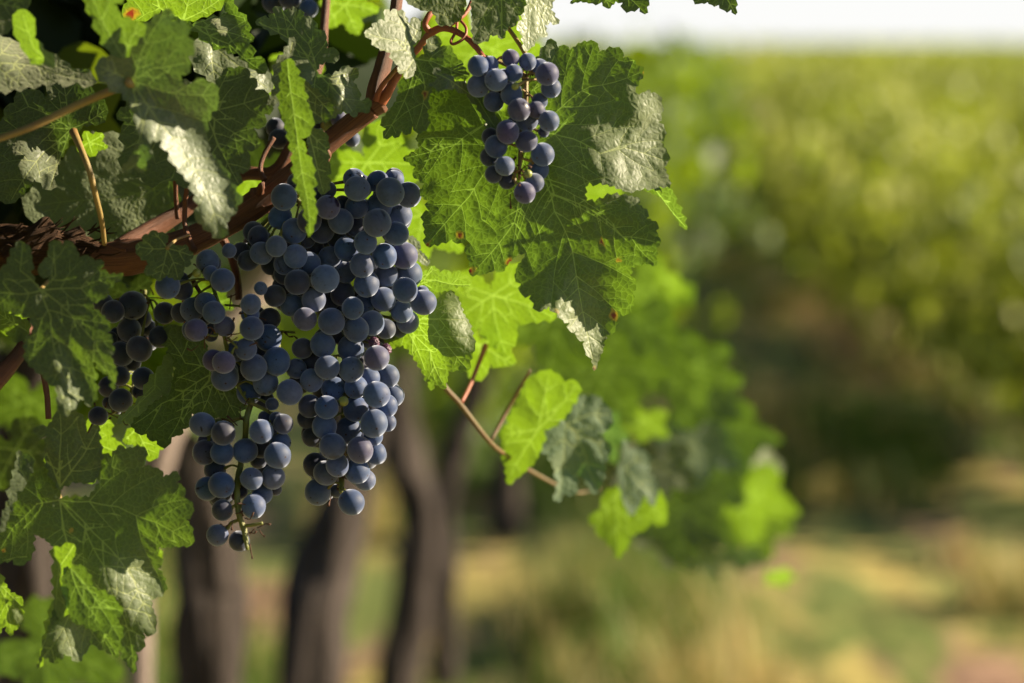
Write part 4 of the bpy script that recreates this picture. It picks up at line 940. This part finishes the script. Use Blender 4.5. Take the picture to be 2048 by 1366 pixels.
leaf('thin curled leaf lying across the biggest leaf, ending among the loose grapes', c2([(1255,465),(1290,462),(1310,500),(1340,505),(1400,560),(1490,595),(1560,650),(1620,740),(1680,790),(1705,850),(1690,880),(1640,892),(1610,830),(1550,720),(1500,680),(1480,640),(1400,605),(1350,608),(1250,590),(1215,578),(1260,560),(1290,530)]), c2p(1270,500), [[c2p(1400,570), c2p(1560,680), c2p(1670,860)]], 1.130, slope=(.75, .4), step=6, teeth=20, mat='leaf_blue', patches=[(*c2p(1290,560), 25, -1.4, 0)])
leaf('twisted pale leaf at the right flank of the largest cluster, its lower half glowing', [(770,640),(800,615),(840,590),(870,578),(902,580),(918,600),(925,625),(938,645),(945,672),(950,690),(940,722),(935,742),(915,740),(897,742),(889,779),(878,772),(866,762),(862,782),(850,752),(835,725),(818,700),(806,690),(770,700)], (800, 640), [[(860, 700), (885, 765)], [(865, 650), (932, 735)], (930, 640), (850, 740)], 1.190, slope=(-.34, .1), step=6, teeth=14, mat='leaf_young', patches=[(925, 640, 46, 1.25, .35)])
leaf('little bright leaf with a bent tip, just above the twisted pale leaf', [(820,565),(842,548),(856,540),(862,532),(872,536),(880,545),(895,540),(903,550),(920,540),(918,556),(945,571),(920,572),(900,580),(870,584),(840,586),(820,582)], (825, 575), [[(870, 560), (940, 570)], (865, 540)], 1.185, slope=(-.6, .2), step=6, teeth=12, mat='leaf_young')
leaf('tiny dry leaflet beside the upper right of the largest cluster', [(812,470),(828,474),(840,488),(838,500),(850,510),(860,525),(848,530),(835,520),(820,515),(808,505),(815,490)], (815, 480), [[(835, 500), (855, 524)]], 1.20, slope=(.5, .2), step=6, teeth=10, mat='leaf_blue')
leaf('small fresh leaf sitting on the old cane above the left grapes', c6([(805,180),(815,140),(850,130),(850,90),(880,85),(910,60),(940,75),(980,80),(1000,110),(985,140),(985,168),(1005,165),(1050,150),(1080,155),(1110,150),(1120,180),(1150,210),(1128,235),(1130,270),(1095,275),(1090,300),(1080,340),(1058,357),(1025,345),(990,330),(970,345),(950,362),(925,350),(900,330),(870,330),(860,290),(880,265),(870,240),(830,220)]), c6p(992,168), [c6p(830,160), c6p(920,80), c6p(1130,210), c6p(1055,340), c6p(950,345)], 1.128, slope=(0, .15), step=6, teeth=14, mat='leaf_mottled',
     petiole=[(*c6p(992,168), 1.13), (352, 480, 1.14), (378, 470, 1.15)], pet_r=3)
leaf('big mottled leaf freckled yellow, in soft focus left of the shaded cluster', c6([(-60,340),(0,300),(40,260),(60,215),(90,160),(95,130),(135,128),(150,140),(180,160),(190,240),(180,310),(205,370),(235,405),(262,405),(290,380),(300,330),(235,330),(225,290),(250,250),(285,220),(290,170),(300,128),(335,120),(370,150),(400,120),(440,150),(455,180),(470,220),(540,220),(560,240),(620,250),(600,290),(590,300),(640,310),(650,325),(735,318),(690,370),(640,410),(640,450),(600,470),(550,490),(550,530),(600,560),(655,620),(640,670),(665,700),(665,740),(680,780),(655,810),(690,890),(690,930),(675,1010),(660,960),(640,920),(600,900),(570,850),(540,800),(490,762),(510,820),(540,860),(585,930),(560,960),(575,1020),(555,1080),(535,1112),(500,1070),(475,1060),(460,1080),(420,1130),(380,1168),(340,1100),(345,1040),(330,990),(280,960),(250,920),(200,880),(165,850),(150,780),(145,730),(190,680),(200,640),(180,580),(120,560),(60,540),(0,510),(-60,500)]),
     c6p(245,418), [[c6p(300,570), c6p(330,800), c6p(420,1100)], [c6p(480,405), c6p(700,330)], [c6p(400,540), c6p(560,720), c6p(670,960)], [c6p(330,330), c6p(320,150)], [c6p(120,300), c6p(130,150)], [c6p(100,440), c6p(-40,430)]], 1.092, slope=(-.05, .12), step=8, teeth=18, mat='leaf_mottled', patches=[(*c6p(430,1040), 34, .8, .5), (*c6p(390,840), 18, .75, .8)],
     petiole=[(*c6p(245,418), 1.094), (100, 560, 1.12), (150, 540, 1.15)], pet_r=4)
leaf('dark broad leaf with a serrated rim beneath the loose cluster', c6([(960,660),(985,630),(1020,622),(1100,640),(1200,680),(1280,900),(1400,1000),(1470,1090),(1440,1130),(1415,1135),(1420,1190),(1360,1185),(1300,1170),(1250,1160),(1190,1150),(1140,1150),(1125,1190),(1105,1240),(1085,1240),(1080,1275),(1050,1280),(1020,1290),(1000,1340),(960,1350),(930,1310),(890,1310),(870,1270),(820,1270),(775,1212),(800,1170),(850,1130),(870,1080),(920,1070),(960,1050),(1000,1000),(1020,980),(1030,930),(1045,880),(1010,820),(1000,760),(960,710)]), c6p(1290,900), [[c6p(1130,990), c6p(960,1090), c6p(800,1210)], [c6p(1100,850), c6p(1000,700)], [c6p(1240,1050), c6p(1200,1140)], c6p(1400,1160), [c6p(1090,1120), c6p(1000,1300)]], 1.180, slope=(-.1, .25), step=8, teeth=16, mat='leaf_dark')
leaf('narrow yellowish leaf curling beside the shaded cluster', c6([(920,910),(960,860),(1000,790),(1025,870),(1015,960),(1020,985),(960,1040),(880,1100),(850,1140),(790,1170),(775,1215),(740,1180),(690,1212),(740,1150),(800,1100),(850,1040),(880,960)]), c6p(925,910), [[c6p(920,1000), c6p(720,1190)]], 1.172, slope=(.5, .1), step=6, teeth=20, mat='leaf_young', under=True)
leaf('lime leaf under the tip of the serrated dark leaf', c7([(590,200),(600,180),(640,130),(760,130),(830,160),(800,225),(770,240),(740,290),(715,295),(700,270),(690,230),(640,215)]), c7p(660,140), [c7p(720,270), c7p(610,190)], 1.215, slope=(-.5, 0), step=8, teeth=18, mat='leaf_young')
leaf('upright dark leaf over the large lower leaf, right below the mottled leaf', c7([(155,150),(170,130),(225,130),(250,100),(255,80),(290,58),(340,50),(375,60),(405,90),(415,120),(395,180),(430,160),(475,118),(480,200),(492,250),(480,340),(470,370),(430,400),(350,395),(310,415),(292,435),(270,400),(250,380),(220,300),(222,220),(225,175),(180,170)]), c7p(290,420), [[c7p(288,260), c7p(290,70)], [c7p(400,270), c7p(470,140)], c7p(170,150)], 1.118, slope=(.05, -.15), step=7, teeth=18, mat='leaf_mottled')
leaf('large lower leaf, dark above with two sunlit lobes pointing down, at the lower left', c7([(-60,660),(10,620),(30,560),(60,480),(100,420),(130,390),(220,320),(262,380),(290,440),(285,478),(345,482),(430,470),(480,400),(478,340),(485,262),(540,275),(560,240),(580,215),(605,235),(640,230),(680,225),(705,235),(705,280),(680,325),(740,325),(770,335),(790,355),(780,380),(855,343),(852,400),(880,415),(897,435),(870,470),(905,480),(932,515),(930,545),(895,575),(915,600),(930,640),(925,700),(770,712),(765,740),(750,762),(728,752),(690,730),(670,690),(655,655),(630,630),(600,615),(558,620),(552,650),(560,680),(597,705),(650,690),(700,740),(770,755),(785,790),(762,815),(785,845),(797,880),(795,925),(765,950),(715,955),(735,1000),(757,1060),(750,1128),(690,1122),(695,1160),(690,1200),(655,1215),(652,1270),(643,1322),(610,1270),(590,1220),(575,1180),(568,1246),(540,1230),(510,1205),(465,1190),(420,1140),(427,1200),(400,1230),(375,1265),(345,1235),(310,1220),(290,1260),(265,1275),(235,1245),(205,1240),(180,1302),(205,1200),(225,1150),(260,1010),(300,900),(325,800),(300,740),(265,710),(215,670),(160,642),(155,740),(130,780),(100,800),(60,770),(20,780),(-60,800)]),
     c7p(288,482), [[c7p(430,490), c7p(570,515), c7p(750,590), c7p(910,690)], [c7p(400,400), c7p(500,340), c7p(640,250)], [c7p(410,620), c7p(500,800), c7p(600,1050), c7p(640,1290)], [c7p(300,620), c7p(360,850), c7p(330,1050), c7p(210,1240)], [c7p(180,500), c7p(60,620), c7p(0,720)], [c7p(450,640), c7p(640,860), c7p(740,1100)], [c7p(400,960), c7p(480,1100), c7p(560,1230)]], 1.118, slope=(-.05, .12), step=7, teeth=17,
     patches=[(*c7p(650,900), 62, .85, .15), (*c7p(360,1130), 52, .95, .1), (*c7p(720,560), 60, -.2, .1)], spots=[(*c7p(345,632), 6), (*c7p(18,725), 5)],
     petiole=[(*c7p(288,482), 1.12), (122, 975, 1.14), (160, 900, 1.17), (190, 840, 1.19)], pet_r=4)
leaf('dark lobed leaf folded over the sunlit lobes of the large lower leaf', c7([(330,800),(400,800),(440,865),(445,900),(470,920),(520,940),(560,970),(575,990),(596,1010),(560,1050),(575,1080),(592,1120),(590,1150),(560,1160),(540,1150),(520,1130),(480,1110),(440,1105),(400,1085),(350,1070),(330,1010),(300,930),(305,850)]), c7p(340,810), [[c7p(410,980), c7p(480,1080)], [c7p(460,960), c7p(585,1020)], c7p(570,1140)], 1.104, slope=(-.4, .1), step=7, teeth=16, mat='leaf')
leaf('narrow curled lime leaf hanging in front of the large lower leaf', c7([(262,705),(290,712),(340,690),(362,702),(365,725),(345,770),(325,820),(298,850),(300,880),(330,945),(330,975),(305,1050),(280,1065),(245,1090),(235,1150),(210,1230),(185,1300),(205,1190),(235,1050),(240,1000),(265,960),(255,850),(262,780)]), c7p(355,705), [[c7p(290,800), c7p(270,1000), c7p(195,1260)]], 1.100, slope=(-.7, 0), step=7, teeth=26, mat='leaf_young')
leaf('small lime leaf with a dark curled rim at the left edge, low down', c7([(-70,800),(0,838),(20,880),(50,930),(80,940),(112,965),(95,1000),(115,1040),(95,1080),(90,1100),(65,1110),(52,1142),(30,1090),(10,1100),(0,1130),(-20,1060),(-70,1000)]), c7p(-40,850), [[c7p(20,950), c7p(50,1100)], c7p(100,990)], 1.125, slope=(-.4, .1), step=8, teeth=16, mat='leaf_young', patches=[(*c7p(85,1040), 14, 1.2, 0)])
leaf('rolled dark leaf edge on, left of the upright dark leaf', c7([(92,240),(110,262),(142,262),(160,315),(140,360),(130,400),(80,440),(60,500),(30,590),(0,640),(10,560),(45,480),(50,420),(75,330)]), c7p(130,395), [[c7p(100,340), c7p(95,260)]], 1.104, slope=(.2, .1), step=7, teeth=20, mat='leaf_mottled')
leaf('crinkled lime leaf at the left edge behind the red shoot', c6([(-60,510),(20,520),(45,560),(90,570),(130,590),(170,600),(175,650),(150,720),(110,735),(60,690),(0,640),(-60,650)]), c6p(160,660), [c6p(0,560), c6p(60,600)], 1.16, slope=(-.5, .3), step=8, teeth=16, mat='leaf_young')
# sunlit leaves behind, slightly out of focus, lit through from the back
for lab, cx, cy, sz, rot, d, sq, sqa, mt, sl in (
    ('glowing yellow green leaf behind the cane, above the fruit', 735, 325, 150, 60, 1.30, .9, 0, 'leaf_young', (-.8, .1)),
    ('glowing leaf filling the gap left of the cane joint', 520, 335, 110, 120, 1.33, .9, 0, 'leaf_young', (-.7, 0)),
    ('glowing leaf directly behind the upper right of the largest cluster', 845, 430, 120, 100, 1.31, .9, 20, 'leaf_young', (-.7, 0)),
    ('broad bright leaf behind the small cluster and the red shoot', 960, 90, 165, 75, 1.34, .85, 0, 'leaf_young', (-.8, .1)),
    ('broad bright leaf behind the biggest leaf, left of its lower lobe', 985, 590, 150, 80, 1.30, .8, 0, 'leaf_young', (-.8, .2)),
    ('bright leaf at the top between red shoot and creased leaf', 690, 10, 78, 70, 1.30, .8, 0, 'leaf_young', (-.7, 0)),
    ('bright leaf in the gap behind the long folded hanging leaf', 590, 150, 90, 100, 1.33, .9, 0, 'leaf_young', (-.7, 0)),
    ('soft green leaf behind the sinus of the biggest leaf', 1160, 380, 130, 120, 1.55, .9, 0, 'leaf_young', (-.6, 0)),
    ('lime leaf behind the notch of the large lower leaf', 215, 1030, 150, 60, 1.27, .8, 0, 'leaf_young', (-.7, 0)),
    ('pale lime leaf behind the right edge of the large lower leaf', 250, 1120, 90, 40, 1.26, .8, 0, 'leaf_young', (-.5, 0)),
    ('lime leaf peeking below the mottled leaf', 165, 880, 110, 80, 1.24, .8, 0, 'leaf_young', (-.7, 0)),
    ('lime patch of leaf glowing under the mottled leaf tip', 30, 640, 60, 0, 1.22, .8, 0, 'leaf_young', (-.6, 0)),
    ('small lime leaf glimpsed over the big veined underside', 178, 285, 42, 20, 1.21, .8, 0, 'leaf_young', (-.7, 0)),
    ('lime leaf behind the small fresh leaf on the cane', 420, 590, 60, 90, 1.26, .9, 0, 'leaf', (-.6, 0)),
    ('yellow green leaf between shaded cluster and old bark', 260, 590, 80, 80, 1.27, .9, 0, 'leaf', (-.4, 0)),
    ('bright leaf with a reddish stalk below the broad bright leaf', 960, 690, 100, 95, 1.31, .75, 0, 'leaf_young', (-.7, .1)),
    ('dull leaf in the shade below the small lime leaf at the edge', 30, 900, 120, 60, 1.35, .9, 0, 'leaf_dark', (0, .2)),
    ('deep green leaf behind the large lower leaf, at the bottom corner', 90, 1290, 180, 30, 1.55, .8, 0, 'leaf', (-.3, .2)),
    ('deep green blurred leaf below the mottled leaf', 60, 800, 120, 100, 1.5, .8, 0, 'leaf', (-.4, .2))):
    kw = {}
    if lab.startswith('bright leaf with a reddish'):
        kw = dict(petiole=[(972, 690, 1.305), (960, 720, 1.30), (940, 770, 1.29), (922, 806, 1.28)], pet_r=4.5, pet_mat='petiole_red')
    tleaf(lab, cx, cy, sz, rot, d, sq, sqa, mat=mt, slope=sl, **kw)
# leaves of the drooping shoot
leaf('lit through leaf hanging off the drooping shoot, nearest the fruit', c8([(395,700),(420,680),(430,640),(460,610),(470,570),(500,500),(530,485),(560,470),(600,478),(625,490),(640,515),(690,512),(695,570),(650,640),(600,690),(560,700),(555,760),(530,820),(480,870),(420,915),(412,850),(400,790)]), c8p(540,700), [c8p(430,880), c8p(580,500), c8p(410,720), c8p(680,540)], 1.325, slope=(-.5, .1), step=9, teeth=22, mat='leaf_young')
leaf('pale blue green two lobed leaf with hanging points, on the drooping shoot', c8([(590,565),(610,600),(620,650),(640,680),(660,600),(700,570),(770,570),(810,610),(828,650),(825,690),(780,718),(760,725),(800,740),(828,775),(800,830),(795,900),(760,955),(740,930),(700,860),(690,800),(692,920),(690,950),(640,950),(600,980),(620,910),(605,860),(580,800),(545,770),(538,735),(590,690),(600,640),(582,590)]), c8p(650,680), [[c8p(640,800), c8p(620,960)], [c8p(720,790), c8p(770,930)], [c8p(740,640), c8p(820,640)], c8p(595,590), c8p(815,780)], 1.34, slope=(.24, .05), step=9, teeth=18, mat='leaf_pale', patches=[(*c8p(620,820), 30, .3, -.3)])
leaf('pointed green leaf hanging lowest of the leaves in half focus', c8([(735,1050),(750,1030),(780,1015),(790,960),(830,930),(860,920),(900,940),(940,985),(965,1040),(970,1080),(925,1100),(900,1115),(890,1150),(848,1208),(825,1160),(800,1130),(770,1115),(765,1080)]), c8p(850,940), [[c8p(850,1070), c8p(848,1190)], c8p(750,1050), c8p(950,1070)], 1.455, slope=(-.35, .1), step=9, teeth=18, mat='leaf_young')
leaf('small pale leaf curling at the end of the half focus shoot', c8([(875,735),(885,780),(905,775),(960,790),(975,830),(968,870),(1000,900),(1010,940),(985,1000),(965,960),(930,930),(945,980),(900,1035),(875,985),(858,910),(850,850),(870,800)]), c8p(880,850), [[c8p(900,1000)], c8p(960,800), c8p(990,960)], 1.44, slope=(.28, .05), step=9, teeth=18, mat='leaf_pale')
leaf('little lime leaf behind the curling pale leaf', c8([(940,1010),(960,940),(1010,930),(1035,980),(1040,1040),(1030,1075),(980,1060),(940,1040)]), c8p(960,950), [c8p(1025,1060)], 1.50, slope=(-.5, 0), step=9, teeth=18, mat='leaf_young')
for lab, cx, cy, sz, rot, d, sq, sqa, mt, sl in (
    ('blurred dark green leaf above the blue green leaf', 1190, 740, 156, 60, 1.70, .8, 0, 'leaf', (-.3, .2)),
    ('blurred green leaf behind the lowest tip of the biggest leaf', 1290, 700, 168, 110, 1.80, .8, 0, 'leaf', (-.25, .2)),
    ('blurred green leaf reaching right at mid height, above the others', 1370, 740, 126, 20, 1.84, .7, 0, 'leaf', (-.4, .2)),
    ('blurred silvery leaf in the middle of the hanging spray', 1385, 890, 132, 85, 1.88, .7, 0, 'leaf_pale', (.15, -.1)),
    ('blurred dark leaf along the right rim of the spray', 1440, 860, 138, 70, 1.95, .7, 0, 'leaf', (-.25, .2)),
    ('blurred dark leaf at the lower left of the spray', 1370, 1020, 144, 95, 1.88, .8, 0, 'leaf', (-.1, .3)),
    ('blurred vivid lime leaf at the lower right of the spray', 1482, 985, 141, 82, 1.98, .75, 0, 'leaf_young', (-.45, .1)),
    ('blurred bluish leaflet dangling under the spray', 1485, 1110, 60, 90, 2.02, .6, 0, 'leaf_pale', (.1, -.1)),
    ('blurred lime leaf tip hanging lowest of all leaves', 1555, 1150, 45, 70, 2.02, .6, 0, 'leaf_young', (-.6, 0)),
    ('blurred yellowish leaf in the gap above the curling pale leaf', 1290, 840, 68, 100, 1.73, .8, 0, 'leaf_young', (-.3, 0)),
    ('blurred green leaf high behind the lower lobe of the biggest leaf', 1270, 580, 144, 60, 1.88, .8, 0, 'leaf', (-.5, .1)),
    ('blurred deep green leaf in the thick of the spray, upper part', 1270, 640, 116, 95, 1.77, .8, 0, 'leaf', (-.15, .2)),
    ('blurred deep green leaf in the thick of the spray, middle part', 1400, 800, 107, 75, 1.91, .8, 0, 'leaf', (-.1, .2)),
    ('blurred deep green leaf in the thick of the spray, lower part', 1430, 950, 107, 110, 1.95, .8, 0, 'leaf', (-.1, .2)),
    ('blurred dark leaf behind the curling pale leaf', 1310, 930, 111, 90, 1.70, .8, 0, 'leaf_dark', (.1, .2)),
    ('blurred dark leaf hanging point down under the spray', 1350, 1060, 103, 95, 1.88, .7, 0, 'leaf_dark', (.1, .2)),
    ('blurred green leaf backing the vivid lime one', 1500, 1040, 105, 70, 2.08, .8, 0, 'leaf_mid', (-.3, .2)),
    ('small blurred leaf of the spray, beside the stem end', 1215, 860, 70, 74, 1.60, 0.68, 85, 'leaf_pale', (-0.44, -0.29)),
    ('small blurred leaf of the spray, poking right at the height of the silvery one', 1455, 790, 66, 101, 1.95, 0.55, 58, 'leaf_young', (0.01, 0.16)),
    ('small blurred leaf of the spray, between two deep green ones, near the top', 1335, 560, 59, 96, 1.80, 0.58, 43, 'leaf_young', (-0.54, 0.27)),
    ('small blurred leaf of the spray, standing on edge near the top rim', 1240, 520, 57, 105, 1.70, 0.69, 43, 'leaf_mid', (0.28, -0.24)),
    ('small blurred leaf of the spray, hanging in a gap at the left', 1150, 800, 56, 124, 1.60, 0.63, 11, 'leaf_mid', (0.44, -0.22)),
    ('small blurred leaf of the spray, at the far right rim, tilted', 1530, 930, 68, 57, 2.00, 0.64, 79, 'leaf', (0.47, 0.32)),
    ('small blurred leaf of the spray, curling at the bottom rim', 1400, 1110, 72, 61, 1.95, 0.63, 10, 'leaf_mid', (0.07, 0.17)),
    ('blurred leaf left of the lowest tip of the biggest leaf', 1120, 640, 140, 100, 1.62, .8, 0, 'leaf', (-.3, .1))):
    tleaf(lab, cx, cy, sz, rot, d, sq, sqa, mat=mt, slope=sl, teeth=22, step=14, group='leaves of the drooping spray')
# inner foliage of the near vine, darkened as shade, plus unseen leaves blocking light
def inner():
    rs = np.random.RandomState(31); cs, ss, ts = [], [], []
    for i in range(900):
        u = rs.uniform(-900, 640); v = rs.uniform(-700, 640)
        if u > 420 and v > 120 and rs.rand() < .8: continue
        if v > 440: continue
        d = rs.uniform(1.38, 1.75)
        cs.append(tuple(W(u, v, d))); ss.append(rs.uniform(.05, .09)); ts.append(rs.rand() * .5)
    for i in range(110):                                       # added between corner fruit and cane to keep sun off the fruit
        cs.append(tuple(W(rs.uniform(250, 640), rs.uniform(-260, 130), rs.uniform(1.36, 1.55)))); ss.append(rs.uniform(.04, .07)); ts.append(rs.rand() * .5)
    for i in range(420):                                       # rest of the vine above and left of view, added to block skylight
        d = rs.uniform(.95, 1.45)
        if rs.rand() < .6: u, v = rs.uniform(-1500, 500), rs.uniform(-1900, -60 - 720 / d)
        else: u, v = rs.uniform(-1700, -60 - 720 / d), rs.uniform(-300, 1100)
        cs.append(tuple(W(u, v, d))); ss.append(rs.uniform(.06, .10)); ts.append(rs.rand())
    for i in range(650):                                       # unseen leaves added overhead to block the upper sky
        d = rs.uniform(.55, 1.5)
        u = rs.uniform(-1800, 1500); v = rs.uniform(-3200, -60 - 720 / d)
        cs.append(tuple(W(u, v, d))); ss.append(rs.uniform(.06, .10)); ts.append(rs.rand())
    for i in range(420):  # leaves added above and behind the camera to cut skylight
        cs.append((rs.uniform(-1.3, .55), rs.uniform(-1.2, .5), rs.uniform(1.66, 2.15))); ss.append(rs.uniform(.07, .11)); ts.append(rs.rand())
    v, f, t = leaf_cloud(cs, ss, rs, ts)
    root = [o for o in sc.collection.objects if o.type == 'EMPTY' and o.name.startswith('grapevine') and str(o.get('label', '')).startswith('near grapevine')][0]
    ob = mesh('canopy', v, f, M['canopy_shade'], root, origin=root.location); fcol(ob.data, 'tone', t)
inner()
